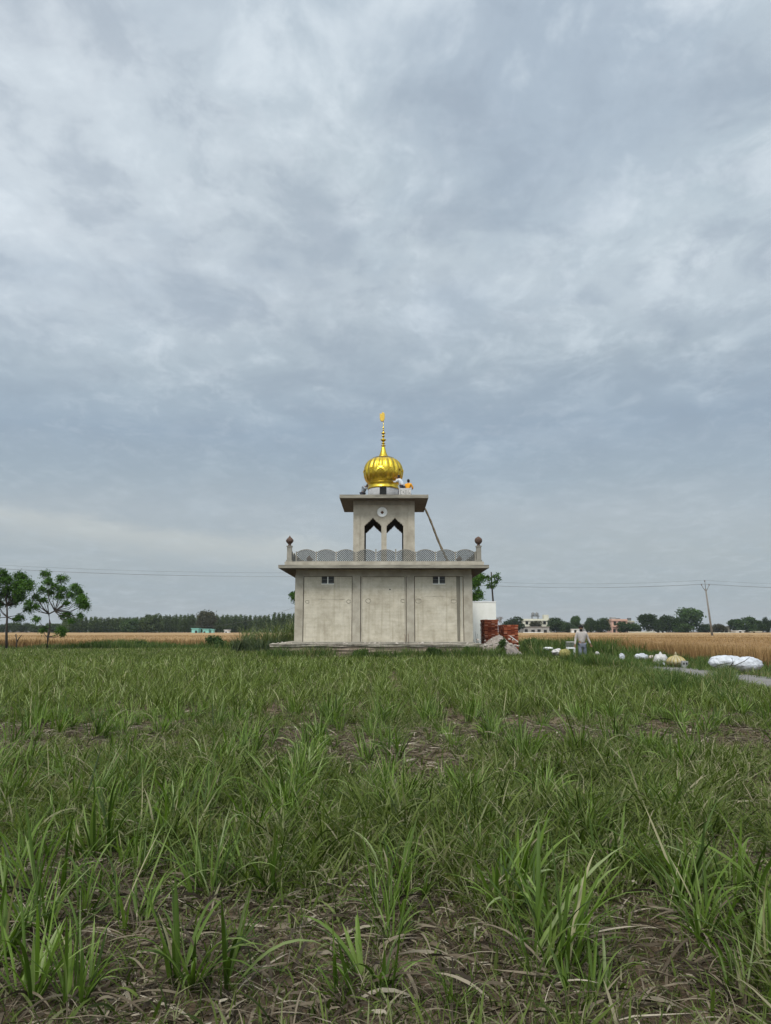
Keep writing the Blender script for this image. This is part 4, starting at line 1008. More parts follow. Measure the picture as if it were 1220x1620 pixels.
stoop = dict(pelvis=(0, .1, .78), belly=(0, .04, .93), chest=(0, -.07, 1.14), nb=(0, -.13, 1.27), neck=(0, -.15, 1.32), skull=(0, -.17, 1.36), head=(0, -.19, 1.41), face=(0, -1, 0),
             sl=(-.18, -.09, 1.2), el=(-.22, -.32, 1.15), wl=(-.13, -.42, 1.33), hl=(-.11, -.45, 1.39), sr=(.18, -.09, 1.2), er=(.24, -.28, 1.05), wr=(.15, -.45, 1.12), hr=(.12, -.5, 1.15),
             tl=(-.1, .1, .72), kl=(-.12, -.1, .4), al=(-.13, .04, .09), fl=(-.14, -.12, .035), tr=(.1, .1, .72), kr=(.12, -.1, .4), ar=(.13, .04, .09), fr=(.14, -.12, .035))
gr = 'workers beside the gold dome'
m_or = pmat('orange_shirt', (0.62, 0.25, 0.01, 1), (0.8, 0.36, 0.02, 1)); m_bl = pmat('dark_trousers', (0.03, 0.03, 0.04, 1), (0.06, 0.06, 0.08, 1))
person((XX(645.5, 765, 45.9), 45.9, z_tt - 0.006), math.radians(150), kneel, 'kneeling worker in an orange shirt on the tower roof, back turned', m_or, m_bl, 'hair', group=gr)
person((XX(634.5, 765, 45.75), 45.75, z_tt - 0.006), math.radians(-120), stoop, 'stooping worker in a white shirt beside the right side of the dome', pmat('white_shirt', (0.5, 0.52, 0.55, 1), (0.64, 0.66, 0.68, 1)), m_bl, 'hair', group=gr)
# grey checked shirt
m, nt, b = newmat('checked_shirt'); tc = N(nt, 'ShaderNodeTexCoord'); ck = N(nt, 'ShaderNodeTexChecker'); ck.inputs['Scale'].default_value = 16; ck.inputs['Color1'].default_value = (0.42, 0.45, 0.48, 1); ck.inputs['Color2'].default_value = (0.16, 0.18, 0.22, 1)
nt.links.new(tc.outputs['Object'], ck.inputs['Vector']); nt.links.new(ck.outputs['Color'], b.inputs['Base Color']); b.inputs['Roughness'].default_value = 0.85
bent = dict(stoop); bent.update(head=(0, -.36, 1.22), skull=(0, -.32, 1.22), neck=(0, -.27, 1.22), nb=(0, -.22, 1.2), chest=(0, -.12, 1.12), wl=(-.13, -.5, 1.1), hl=(-.12, -.56, 1.13), el=(-.22, -.36, .98))
person((XX(575.8, 770, 48.0), 48.0, z_tt - 0.006), math.radians(48), bent, 'worker in a grey checked shirt bent behind the left side of the dome', m, m_bl, 'hair', group=gr)
# printed carton in front of them
x0, x1 = XX(631.3, 777, 45.0), XX(650.2, 777, 45.0); q = MB(); hb = ZZ(772.3, 45.0) - z_tt
q.box(-(x1 - x0) / 2, (x1 - x0) / 2, -.02, .36, 0, hb); q.bevel(.012)
co = q.build('carton', M['sack']); co.location = ((x0 + x1) / 2, 45.0, z_tt + .001); tag(co, 'white printed carton on the tower roof in front of the kneeling workers', 'box')
q = MB(); W_ = (x1 - x0)
for (a, b_, c_, d_) in ((-.4, -.36, .25, .7), (-.36, -.27, .68, .76), (-.36, -.27, .2, .27), (-.16, -.1, .4, .62), (-.1, -.04, .34, .44), (.02, .05, .25, .72), (.05, .14, .66, .72), (.05, .14, .25, .31), (.14, .17, .31, .66), (.26, .29, .25, .72), (.36, .4, .3, .5)):
    q.box(a * W_, b_ * W_, -.024, -.0205, c_ * hb, d_ * hb)
q.build('print', M['rubble'] if False else M['metal'], co)

# ------------------------------------------------------------------ white room, brick stacks, spoil heap
Yw = 54.5; x0, x1 = xr + 0.25, XX(784.8, 960, Yw)
rm_ = empty('whitewashed_wall', ((x0 + x1) / 2, Yw, 0)); tag(rm_, 'plain whitewashed block wall behind the red brick stacks', 'wall', kind='thing')
def loc_build(q, name, mat, parent):
    c_ = parent.location
    for v in q.bm.verts: v.co -= c_
    return q.build(name, mat, parent)
q = MB(); q.box(x0, x1, Yw, Yw + 2.6, -.1, ZZ(953.0, Yw)); q.bevel(.02); loc_build(q, 'wall', M['white'], rm_)
q = MB(); q.box(x0 - .02, x1 + .02, Yw - .02, Yw + 2.62, ZZ(953.0, Yw) - 0.002, ZZ(951.2, Yw)); loc_build(q, 'coping', M['plain_white'], rm_)
def brick_stack(px0, px1, ptop, Y, d, label):
    x0, x1 = XX(px0, 990, Y), XX(px1, 990, Y); h = ZZ(ptop, Y)
    q = MB(); nz_ = int(h / .078); nw = max(2, round((x1 - x0) / .235)); bw = (x1 - x0) / nw; nd = max(2, round(d / .115)); bd = d / nd
    q.box(.05, x1 - x0 - .05, .05, d - .05, 0, h - .1)
    for k in range(nz_):
        z = k * .078; taper = 0.02 * math.sin(k * .4)
        for i in range(nw):
            j = random.uniform(-.012, .012)
            for (yy, dd) in ((0, .11), (d - .11, .11)):
                if k == nz_ - 1 and random.random() < .3: continue
                q.obox(((i + .5) * bw + j, yy + dd / 2 + random.uniform(-.02, .02) + taper, z + .037), (bw - .02, .11, .062), random.uniform(-.1, .1))
        for i in range(int(d / .235)):
            for xx_ in (.055, x1 - x0 - .055):
                q.obox((xx_ + random.uniform(-.015, .015), (i + .5) * .235 + .1, z + .037), (.11, .215, .062), random.uniform(-.07, .07))
        if k == nz_ - 1:
            for i in range(nw):
                for jj in range(nd): q.obox(((i + .5) * bw, (jj + .5) * bd, z + .02), (bw - .012, bd - .01, .066), random.uniform(-.05, .05))
    o = q.build('brick_stack', M['brick']); o.location = (x0, Y, 0); o.rotation_euler = (0, 0, 0.0)
    return tag(o, label, 'brick stack')
brick_stack(766.5, 788.5, 979.2, 45.0, 1.9, 'taller stack of red bricks in front of the white wall')
brick_stack(797, 820, 987, 46.2, 2.3, 'shorter stack of red bricks standing right of the taller one')
# spoil heap: a mound with broken surface
n = 90; hx_ = XX(789, 1010, 43.4)
A, B = np.meshgrid(np.linspace(-2.05, 1.75, n), np.linspace(-1.5, 1.2, n))
Rr = np.sqrt((A / np.where(A < 0, 1.75, 1.45)) ** 2 + (B / 1.3) ** 2)
H = np.maximum(0, 1 - Rr) ** 0.9 * 1.33 + 0.10 * (fbm(A * 3 + 5, B * 3 + 5) - 0.5) + (0.09 * (rng.random(A.shape) - 0.5) + 0.22 * (fbm(A * 7 + 2, B * 7) - 0.5)) * (Rr < 1.05) + .28 * np.exp(-((A + 1.6) ** 2 + (B + .2) ** 2) / .12)
H = np.where(Rr > 1.12, -0.05, H)
I_ = np.arange(n * n).reshape(n, n)
me = np_mesh('rubble_heap', np.stack([A.ravel() + hx_, B.ravel() + 43.4, H.ravel()], 1), np.stack([I_[:-1, :-1].ravel(), I_[:-1, 1:].ravel(), I_[1:, 1:].ravel(), I_[1:, :-1].ravel()], 1))
tag(link('rubble_heap', me, M['sand']), 'pale heap of sand and rubble before the brick stacks', 'rubble heap')
q = MB(); q.obox((0, 0, 0), (0.55, .16, .03), Matrix.Rotation(.62, 3, 'Y')); q.bevel(.006); o = q.build('plank', M['plain_white']); o.location = PT(813, 1010.5, 42.6) + Vector((0, 0, 0.0)); tag(o, 'white board lying on the right slope of the rubble heap', 'board')
for px, py, s in ((748, 1018, .1), (753, 1021, .13), (760, 1022, .11), (768, 1021, .14), (778, 1020, .1), (800, 1018, .1), (808, 1019, .13), (815, 1021, .12), (756, 1012, .1), (785, 1017, .09), (820, 1022, .1)) + tuple((random.uniform(752, 824), random.uniform(1011, 1023), random.uniform(.04, .09)) for _ in range(22)):
    yv = 42.0 + random.random() * .4; p = PT(px, py, yv); tag(chunk(p.x, yv, max(p.z - s * .4, 0), s), 'pale broken masonry lump lying on the rubble heap', 'rubble', 'masonry lumps on the heap')
q = MB(); 
for k in range(9):
    a = random.uniform(-1.2, 1.2); p0 = Vector((XX(752, 1000, 43.5), 43.6, 0.3)); p1 = p0 + Vector((math.sin(a) * .7, random.uniform(-.3, .3), random.uniform(.5, 1.3))); q.tube([p0, p0.lerp(p1, .5) + Vector((.08, 0, 0)), p1], [.02, .014, .006], 5)
tag(q.build('dry_branches', M['bark']), 'bundle of dry twigs leaning against the white wall beside the shrine', 'branches')

# ------------------------------------------------------------------ roadside things
def lumpy(name, px0, px1, pyt, pyb, Y, mat, label, cat, group=None, wr=0.12, seg=30, dep=0.8, flat=0.0, f=5):
    x0, x1 = XX(px0, pyb, Y), XX(px1, pyb, Y); h = ZZ(pyt, Y) - max(ZZ(pyb, Y), 0.0); zb_ = max(ZZ(pyb, Y), 0.0)
    W2 = (x1 - x0) / 2; sd_ = random.random() * 90
    q = MB()
    def wp(u):
        a = fbm(np.array([u.x * f * .6 + sd_ + 40]), np.array([u.z * f * .6 + u.y * f * .5 + sd_ + 40]), 3)[0]
        c_ = abs(math.sin(u.x * f * 1.7 + u.y * f + sd_ + 6 * a))
        return 1 + wr * (a - .5) * 3 - wr * .5 * c_
    q.ball((0, 0, h / 2), (W2, W2 * dep, h * .54), seg, seg * 2 // 3, wp)
    for v in q.bm.verts: v.co.z = max(v.co.z, -0.01)
    o = q.build(name, mat); o.location = ((x0 + x1) / 2, Y, zb_); return tag(o, label, cat, group)
gw = 'white plastic bundles by the road'
lumpy('plastic_bundle', 1120, 1178, 1037, 1058, 27.6, M['plastic'], 'long white plastic-wrapped bundle, left one of the two large ones', 'bundle', gw, .1, 44, .55)
lumpy('plastic_bundle', 1160, 1207, 1040, 1062, 27.1, M['plastic'], 'rounder white plastic-wrapped bundle at the right edge of the scene', 'bundle', gw, .1, 44, .6)
for k, (pp) in enumerate((((1152, 1054), (1165, 1052), (1178, 1046), (1186, 1040)), ((1128, 1056), (1142, 1051), (1156, 1049)), ((1150, 1062), (1160, 1048), (1158, 1041)))):
    q = MB(); pts = [PT(a, b_, 26.55) for a, b_ in pp]; pts[0].z = max(pts[0].z, .05); q.tube(pts, [.018, .014, .012, .008][:len(pts)], 6)
    tag(q.build('dry_branch', M['bark']), ['dry bent branch lying across both white bundles', 'short dry branch low on the front of the left bundle', 'thin dry twig upright against the left white bundle'][k], 'branch')
lumpy('sack', 1004, 1026, 1034, 1046, 36, M['plastic'], 'crumpled white plastic bag, largest of those left of the small dome', 'bag', 'bags by the road', .2)
lumpy('sack', 1024, 1038, 1037, 1047, 36.4, M['sackpink'], 'beige cloth bundle between the white bag and the wrapped cone', 'bag', 'bags by the road', .2)
lumpy('sack', 1041, 1053, 1048, 1058, 32, M['plastic'], 'small white bag in the grass just left of the small dome', 'bag', 'bags by the road', .2)
lumpy('sack', 980, 989, 1034, 1046, 35, M['plastic'], 'small upright white bag standing alone in the weeds', 'bag', 'bags by the road', .25)
lumpy('sack', 955, 977, 1041.5, 1046, 36, M['sack'], 'flat white sheet lying low in the weeds right of the walking man', 'sheet', None, .2)
lumpy('sack', 873, 892, 1027, 1037, 38, M['sack'], 'pale torn sack in the weeds left of the walking man', 'bag', 'bags by the road', .3)
lumpy('sack', 860, 876, 1024, 1029, 40, M['plain_white'], 'thin white wrapping half hidden in weeds behind the rubble heap', 'sheet', None, .3)
lumpy('sack', 941, 949, 1031, 1037, 36, M['sack'], 'tiny white scrap of bag just right of the walking man', 'bag', 'bags by the road', .25)
# wrapped conical piece
q = MB(); cx_ = XX(1045.5, 1045, 34); h = ZZ(1030.5, 34)
q.lathe([(.30, 0), (.31, .12), (.27, .3), (.2, .45), (.1, h - .18), (.04, h - .06), (0, h)], (0, 0, 0), 30, lambda a, i: 1 + .09 * math.sin(a * 5 + i) + .05 * math.sin(a * 11 + 2 * i)); o = q.build('wrapped_cone', M['sack']); o.location = (cx_, 34, 0); tag(o, 'cloth-wrapped pointed cone standing just left of the small ribbed dome', 'wrapped cone')
greyb = surf('grey_block', (0.2, 0.2, 0.19, 1), (0.36, 0.35, 0.33, 1), 8, 5, .9, .2)
# small ribbed dome on its base
Yd = 31.0; sdm = empty('small_dome', (XX(1070, 1050, Yd), Yd, 0)); tag(sdm, 'small cream and gold ribbed dome standing by the road', 'dome')
zb_ = ZZ(1052.5, Yd); zt_ = ZZ(1030, Yd); Rm = 14.2 * Yd / 1170 * .975; cc = sdm.location
m_cr = surf('cream_gilt', (0.28, 0.23, 0.12, 1), (0.46, 0.4, 0.25, 1), 8, 5, 0.45, 0.1)
m_ol = surf('dull_gold_strip', (0.24, 0.17, 0.04, 1), (0.38, 0.28, 0.07, 1), 8, 5, 0.4, 0.1, metallic=0.5)
hh = zt_ - zb_
pr = [(.62, 0), (.86, .07), (.98, .18), (1.0, .27), (.93, .38), (.76, .50), (.52, .60), (.28, .67), (.13, .71), (.09, .76), (.16, .79), (.07, .83), (.12, .87), (.04, .9), (0, 1.0)]
q = MB(); q.lathe([(a * Rm, zb_ + b_ * hh) for a, b_ in pr], (0, 0, 0), 96, lambda a, i: 1 + (.05 * abs(math.sin(a * 8)) if i < 9 else 0)); q.build('dome_shell', m_cr, sdm)
for k in range(16):
    a = k * PI / 8 + PI / 16; q = MB(); q.tube([(math.cos(a) * Rm * r_ * 1.035, math.sin(a) * Rm * r_ * 1.035, zb_ + z_ * hh) for r_, z_ in pr[:8]], [.012, .018, .022, .022, .02, .016, .012, .008], 6); q.build('rib', m_ol, sdm)
q = MB(); q.lathe([(.24, 0), (.25, .02), (.21, .05), (.2, zb_ - .04), (.24, zb_)], (0, 0, 0), 28); q.build('base', surf('brown_base', (0.16, 0.1, 0.07, 1), (0.3, 0.2, 0.14, 1), 8, 5, .8, .2), sdm)
q = MB(); q.box(-.12, .12, -.12, .12, 0, .26); q.bevel(.02); o = q.build('block', greyb); o.location = (XX(1083, 1058, 30.6), 30.6, 0.03); tag(o, 'small grey hollow block with two dark holes right of the small dome', 'block')
q = MB(); 
for s_ in (-.055, .055): q.box(s_ - .03, s_ + .03, -.1215 - .004, -.1215, .12, .2)
q.build('hole', M['dark'], o)
# yellow cloth bundle and little crate near the man
lumpy('yellow_bundle', 885, 904, 1027, 1042, 35.5, surf('yellow_cloth', (0.14, 0.12, 0.03, 1), (0.3, 0.26, 0.09, 1), 5, 5, .8, .4), 'dull yellow domed bundle in the weeds left of the walking man', 'bundle', None, .12)
cr = empty('crate', (XX(903, 1024, 38), 38, 0)); tag(cr, 'small white slatted crate beside the hand of the walking man', 'crate')
zc1 = ZZ(1024, 38); zc0 = ZZ(1016, 38)
q = MB(); q.box(-.2, .2, -.15, .15, zc1 - .07, zc1); q.bevel(.008); q.build('tray', M['plain_white'], cr)
q = MB()
for sx_ in (-.19, -.07, .07, .19):
    for sy_ in (-.14, .14): q.box(sx_ - .014, sx_ + .014, sy_ - .012, sy_ + .012, zc1, zc0)
q.build('upright', M['metal'], cr)
q = MB(); q.box(-.2, .2, -.155, -.13, zc0 - .001, zc0 + .03); q.box(-.2, .2, .13, .155, zc0 - .001, zc0 + .03); q.build('rail', M['sack'], cr)
for sx_ in (-.17, .17):
    for sy_ in (-.12, .12):
        q = MB(); q.box(sx_ - .02, sx_ + .02, sy_ - .02, sy_ + .02, 0, zc1 - .071); q.build('leg', M['plain_white'], cr)

# ------------------------------------------------------------------ utility poles and wires
YL = 104.0
def upole(ptop, pbot, Y, label, mat=M['pole']):
    a = PT(ptop[0], ptop[1], Y); b_ = PT(pbot[0], pbot[1], Y); d = (a - b_).normalized(); b_ = b_ - d * ((b_.z + .3) / d.z)
    r_ = empty('utility_pole', b_); tag(r_, label, 'utility pole', 'poles of the power line')
    q = MB(); q.tube([Vector((0, 0, 0)), (a - b_)], [.17, .10], 8); q.build('shaft', mat, r_)
    t = a - b_
    q = MB(); 
    for s_ in (-1, 1): q.tube([t - d * .45, t + Vector((s_ * .32, 0, .05)), t + Vector((s_ * .52, 0, .42))], .04, 6)
    q.tube([t, t + Vector((-.05, 0, .95))], .04, 6); q.build('cross_arm', M['metal'], r_)
    ends = []
    for off in (Vector((-.52, 0, .42)), Vector((.52, 0, .42)), Vector((-.05, 0, .95))):
        q = MB(); q.lathe([(.04, 0), (.09, .04), (.05, .08), (.09, .12), (.04, .18), (0, .2)], tuple(t + off), 10); q.build('insulator', M['ceramic'], r_)
        ends.append(b_ + t + off + Vector((0, 0, .2)))
    return ends
eA = upole((1116.5, 931), (1127.5, 1009), YL, 'leaning concrete power pole standing in the wheat at the right')
eB = upole((566, 918), (566, 1002), YL + 2, 'upright concrete power pole hidden behind the shrine')
xC = -60
def ends(px, py, Y): return [PT(px, py, Y) + o_ for o_ in (Vector((-.52, 0, .62)), Vector((.52, 0, .62)), Vector((-.05, 0, 1.15)))]
eC = ends(xC, 903, YL + 3); eD = ends(1700, 930, YL + 2)
def wire(a, b_, sag, label, r_=.013):
    q = MB(); q.tube([a.lerp(b_, t) - Vector((0, 0, sag * 4 * t * (1 - t))) for t in np.linspace(0, 1, 24)], r_, 5)
    tag(q.build('power_line', M['wire']), label, 'power line', 'overhead power lines')
for i in (0, 1, 2):
    nm = ('lower', 'middle', 'upper')[i]
    wire(eC[i], eB[i], .55, f'{nm} thin wire running across the sky left of the shrine')
    wire(eB[i], eA[i], 1.0, f'{nm} thin wire between the shrine and the leaning pole')
    wire(eA[i], eD[i], .9, f'{nm} thin wire running off to the right of the leaning pole')
wire(Vector((XX(566, 925, YL + 2), YL + 2, ZZ(925, YL + 2))), PT(300, 990, 270), 2.2, 'slanting service wire dropping from the shrine towards the far trees', .02)

# ------------------------------------------------------------------ trees
def quads(C, size, nrm_up=0.4, asp=0.6):
    n = len(C); a = U(0, 2 * PI, n); u = rng.normal(size=(n, 3)); u /= np.linalg.norm(u, axis=1)[:, None]
    v = rng.normal(size=(n, 3)); v -= (v * u).sum(1)[:, None] * u; v /= np.linalg.norm(v, axis=1)[:, None]
    s = (size * (0.6 + 0.8 * rng.random(n)))[:, None]
    Vv = np.stack([C - u * s, C - v * s * asp, C + u * s, C + v * s * asp], 1).reshape(-1, 3)
    return Vv, np.arange(4 * n).reshape(n, 4)
def crown_mesh(name, lobes, n, size, mat, hollow=0.55):
    Cs = []
    tot = sum(l[3] * l[4] * l[5] for l in lobes) if len(lobes[0]) > 5 else 0
    for (x, y, z, rx, ry, rz) in lobes:
        k = max(20, int(n * rx * ry * rz / tot))
        u = rng.normal(size=(k, 3)); u /= np.linalg.norm(u, axis=1)[:, None]
        r_ = (hollow + (1 - hollow) * rng.random(k)) * (1 + 0.18 * rng.normal(size=k) * 0.7)
        Cs.append(np.array([x, y, z]) + u * r_[:, None] * np.array([rx, ry, rz]))
    C = np.concatenate(Cs); me = np_mesh(name, *quads(C, np.full(len(C), size)))
    me.materials.append(mat); return me
F_ = lambda a, b_, c_: leafmat(a, [(0.0, tuple(v * .55 for v in b_)), (0.5, b_), (1.0, c_)], 0.8, 0.15, objrand=0.2, spec=0.05)
M['tree_dark'] = F_('dark_foliage', (0.028, 0.048, 0.016), (0.055, 0.082, 0.027))
M['tree_mid'] = F_('mid_foliage', (0.045, 0.08, 0.025), (0.085, 0.13, 0.045))
M['tree_brown'] = F_('brownish_foliage', (0.06, 0.06, 0.035), (0.1, 0.095, 0.06))
M['tree_poplar'] = F_('grove_foliage', (0.06, 0.085, 0.03), (0.115, 0.15, 0.06))
M['tree_neem'] = F_('neem_leaflets', (0.05, 0.105, 0.018), (0.1, 0.185, 0.035))
def lobes_round(seed, k=11, wid=0.5):
    r_ = random.Random(seed); L_ = [(0, 0, .5, wid * .66, wid * .66, .4)]
    for i in range(k):
        a = 2 * PI * i / k + r_.random(); e_ = r_.uniform(-.75, .95); rr_ = wid * .64 * math.cos(e_) * r_.uniform(.75, 1.1)
        s = r_.uniform(.15, .25); L_.append((math.cos(a) * rr_, math.sin(a) * rr_, .5 + .34 * math.sin(e_) * r_.uniform(.8, 1.1), s, s, s * .85))
    return L_
def trunk_mesh(name, h, r_, limbs, spread):
    q = MB(); q.tube([(0, 0, -.02), (.01, 0, h * .5), (0, .01, h)], [r_, r_ * .75, r_ * .55], 7)
    rd_ = random.Random(int(h * 1000) + limbs)
    for i in range(limbs):
        a = 2 * PI * i / limbs + rd_.random(); z0 = h * rd_.uniform(.5, 1)
        q.tube([(0, 0, z0), (math.cos(a) * spread * .5, math.sin(a) * spread * .5, z0 + spread * .5), (math.cos(a) * spread, math.sin(a) * spread, z0 + spread * rd_.uniform(.8, 1.3))], [r_ * .5, r_ * .35, r_ * .12], 5)
    bmesh.ops.recalc_face_normals(q.bm, faces=q.bm.faces[:])
    me = bpy.data.meshes.new(name); q.bm.to_mesh(me); q.bm.free(); me.materials.append(M['bark']); return me
trk = trunk_mesh('trunk', .35, .03, 5, .28); trk_p = trunk_mesh('trunk', .8, .014, 5, .08)

CR = {}
def get_crown(kind, k, matn):
    key = (kind, k, matn)
    if key not in CR:
        if kind == 'round': CR[key] = crown_mesh('crown', lobes_round(50 + k, 12 + k), 3400, 0.036, M[matn], .5)
        elif kind == 'poplar':
            r_ = random.Random(k); L_ = []
            for i in range(9):
                z = .2 + .78 * i / 8; w_ = (.13 + .03 * r_.random()) * (1.15 - abs(z - .45) * 1.25) ; L_.append((r_.uniform(-.02, .02), r_.uniform(-.02, .02), z, w_, w_, .1))
            CR[key] = crown_mesh('crown', L_, 1100, 0.026, M[matn], .3)
        elif kind == 'bush': CR[key] = crown_mesh('crown', [(x, y, .42 + .2 * random.random(), .26, .26, .36) for x, y in ((0, 0), (.25, .1), (-.26, .05), (.1, -.25), (-.08, .26))], 1700, 0.035, M[matn], .45)
        elif kind == 'bare': CR[key] = None
    return CR[key]
def far_tree(px, ptop, hw, Y, kind, matn, label, group, k=0, name='tree', pbase=None, cat='tree'):
    zt = ZZ(ptop, Y); x = XX(px, 990, Y); wdt = 2 * hw * Y / 1170
    t = empty(name, (x, Y, 0), random.random() * 6.28); tag(t, label, cat, group)
    base_w = 1.0 if kind == 'round' else (0.3 if kind == 'poplar' else .95)
    sxy = wdt / base_w
    tt = bpy.data.objects.new('trunk', trk_p if kind == 'poplar' else trk); col.objects.link(tt); tt.parent = t; tt.scale = (sxy * (.7 if kind == 'round' else 1.2), sxy * (.7 if kind == 'round' else 1.2), zt)
    c_ = bpy.data.objects.new('crown', get_crown(kind, k, matn)); col.objects.link(c_); c_.parent = t; c_.scale = (sxy, sxy, zt / .97)
    return t
rt = random.Random(5)
# left: eucalyptus grove, two ranks; lower and farther at the far left
for row, (Y, off) in enumerate(((300, 0), (312, 4), (326, 2))):
    px = 102 + off
    while px < 480:
        top = 975.5 + rt.uniform(-1.8, 2.2) + (3.5 if px < 230 else 0) - (2.5 if px > 430 else 0)
        far_tree(px, top, rt.uniform(4.2, 6.5), Y, 'poplar', 'tree_poplar', 'narrow tree of the long grove behind the wheat at the left', 'trees of the left grove', rt.randrange(5), 'grove_tree')
        px += rt.uniform(6.0, 8.6)
for px in range(-4, 108, 9):
    far_tree(px + rt.uniform(-2, 2), 987.5 + rt.uniform(-3, 2), rt.uniform(6, 9), 330, 'round', 'tree_poplar', 'low distant tree of the hazy line at the far left', 'low trees at the far left', rt.randrange(4))
far_tree(22, 985.5, 5, 322, 'poplar', 'tree_poplar', 'slender taller tree above the low line at the far left', None, 1)
far_tree(240, 970.5, 19, 286, 'round', 'tree_poplar', 'broad rounded green tree in front of the left grove', None, 0, 'broad_tree')
far_tree(205, 977, 15, 290, 'round', 'tree_mid', 'lower round tree left of the broad rounded one', None, 2, 'broad_tree')
far_tree(105, 978, 9, 290, 'round', 'tree_poplar', 'round tree at the left end of the grove', None, 3, 'broad_tree')
far_tree(326.5, 966.5, 20, 282, 'round', 'tree_brown', 'broad brown tree behind the pale green huts', None, 1, 'broad_tree')
# right: village trees, each one told apart
RT = [(813.5, 975, 15, 'round', 'tree_dark', 'dark round tree just right of the brick stacks', 0), (848, 982.5, 11, 'round', 'tree_brown', 'small dark round tree in front of the cream house', 1),
      (881, 975.5, 16, 'round', 'tree_dark', 'wide dark tree at the right end of the cream house', 2), (897, 983, 10, 'round', 'tree_dark', 'low dark tree between the wide one and the taller one near the man', 3),
      (911, 974, 9, 'round', 'tree_mid', 'tallest thin-topped tree above the head of the walking man', 1), (934, 975.5, 9, 'round', 'tree_dark', 'loose-topped tree just right of the walking man', 3),
      (951.5, 977, 15, 'round', 'tree_dark', 'dense round green tree left of the pink house', 0), (989.5, 982.5, 14, 'round', 'tree_dark', 'dark low tree in front of the pink house', 2),
      (1025, 970.5, 15, 'round', 'tree_dark', 'tall round tree right of the pink house', 1), (1007, 985, 8, 'round', 'tree_mid', 'small tree between the pink house and the tall round tree', 0),
      (1042, 978, 9, 'round', 'tree_dark', 'dark tree behind the white gabled house', 3), (1060, 971.5, 17, 'round', 'tree_dark', 'broad dark tree left of the largest tree', 2),
      (1093, 961.5, 22, 'round', 'tree_mid', 'largest and tallest tree of the village, with a wide pale crown', 1), (1078, 984, 16, 'round', 'tree_mid', 'low spreading tree beneath the largest tree', 0),
      (1116, 986, 12, 'round', 'tree_dark', 'low tree right of the largest tree, just left of the leaning pole', 3), (1137, 986, 11, 'round', 'tree_brown', 'small brownish tree right of the leaning pole', 2),
      (1163, 979, 12, 'round', 'tree_dark', 'dark tree, left one of the clump right of the tan shed', 1), (1181, 974, 15, 'round', 'tree_mid', 'tallest tree in the clump at the far right', 2),
      (1199, 980, 11, 'round', 'tree_dark', 'tree near the right edge behind the clump', 3), (1213, 976, 8, 'round', 'tree_dark', 'tree cut by the right edge of the scene', 0)]
for i, (px, top, hw, kd, mt, lb, k) in enumerate(RT):
    far_tree(px, top, hw * 1.15, 288 + (i * 7) % 17, kd, mt, lb, 'village trees at the right', k, 'village_tree')
# bare grey tree
q = MB(); rt2 = random.Random(3)
def twig(p, d, l, r_, dep):
    e_ = p + d * l; q.tube([p, p.lerp(e_, .5) + Vector((rt2.uniform(-.1, .1), 0, 0)) * l, e_], [r_, r_ * .8, r_ * .55], 4)
    if dep:
        for _ in range(4):
            nd = (d + Vector((rt2.uniform(-.8, .8), rt2.uniform(-.8, .8), rt2.uniform(-.1, .5)))).normalized(); twig(e_, nd, l * .66, r_ * .55, dep - 1)
twig(Vector((0, 0, -.1)), Vector((0, 0, 1)), 2.6, .22, 4)
o = q.build('bare_tree', surf('grey_twigs', (0.2, 0.19, 0.18, 1), (0.28, 0.27, 0.26, 1), 5, 3, .9, 0)); o.location = (XX(793, 990, 260), 260, 0); tag(o, 'leafless grey tree above the gap between the brick stacks', 'tree')

# near trees on the left edge, branching crowns with drooping sprays of leaflets
def sprays(centres, per, leaflets, rl):
    C0 = []
    for (c_, R_) in centres:
        n = int(per * (R_ / .5) ** 1.5)
        d = rng.normal(size=(n, 3)); d[:, 2] = d[:, 2] * .6 + .35; d /= np.linalg.norm(d, axis=1)[:, None]
        st = np.array(c_) + rng.normal(size=(n, 3)) * R_ * .22
        for t in np.linspace(.15, 1, leaflets):
            p = st + d * (t * R_ * U(.75, 1.15, n))[:, None]; p[:, 2] -= (t ** 2) * R_ * .55
            C0.append(p + rng.normal(size=(n, 3)) * R_ * .09)
    C = np.concatenate(C0); return quads(C, np.full(len(C), rl), asp=.42)
def branch_tree(name, base, fork_pts, clusters, Y, label, matn='tree_neem', r0=.11, per=125, rl=.06, dj=1.0):
    """fork_pts: image points of the trunk up to the fork; clusters: (px, py, r_px, fork index)"""
    b_ = PT(base[0], 1030, Y); b_.z = -0.05
    root = empty(name, b_); tag(root, label, 'tree')
    q = MB(); fp = [PT(x, y_, Y) - b_ for x, y_ in fork_pts]; q.tube([Vector((0, 0, 0))] + fp, [r0 * 1.2] + [r0 * (1 - .5 * i / len(fp)) for i in range(len(fp))], 9)
    cl = []
    for (px, py, rp, fi) in clusters:
        R_ = rp * Y / 1170; c_ = PT(px, py, Y) - b_ + Vector((0, rng.uniform(-dj, dj), 0)); cl.append((tuple(c_), R_))
        s_ = fp[fi]; mid = s_.lerp(c_, .5) + Vector((rng.uniform(-.15, .15), rng.uniform(-.1, .1), -.12 * (c_ - s_).length))
        q.tube([s_, s_.lerp(mid, .5) + Vector((rng.uniform(-.05, .05), 0, 0)), mid, c_], [r0 * .42, r0 * .36, r0 * .26, r0 * .1], 6)
        for _ in range(5):
            e_ = c_ + Vector(rng.normal(size=3)) * R_ * .5; q.tube([mid.lerp(c_, .7), e_], [r0 * .13, r0 * .05], 4)
    q.build('trunk', M['bark'], root)
    me = np_mesh('crown', *sprays(cl, per, 9, rl)); link('crown', me, M[matn], root)
Zp = lambda x, y_: (x / 5.083, 880 + y_ / 5.083)
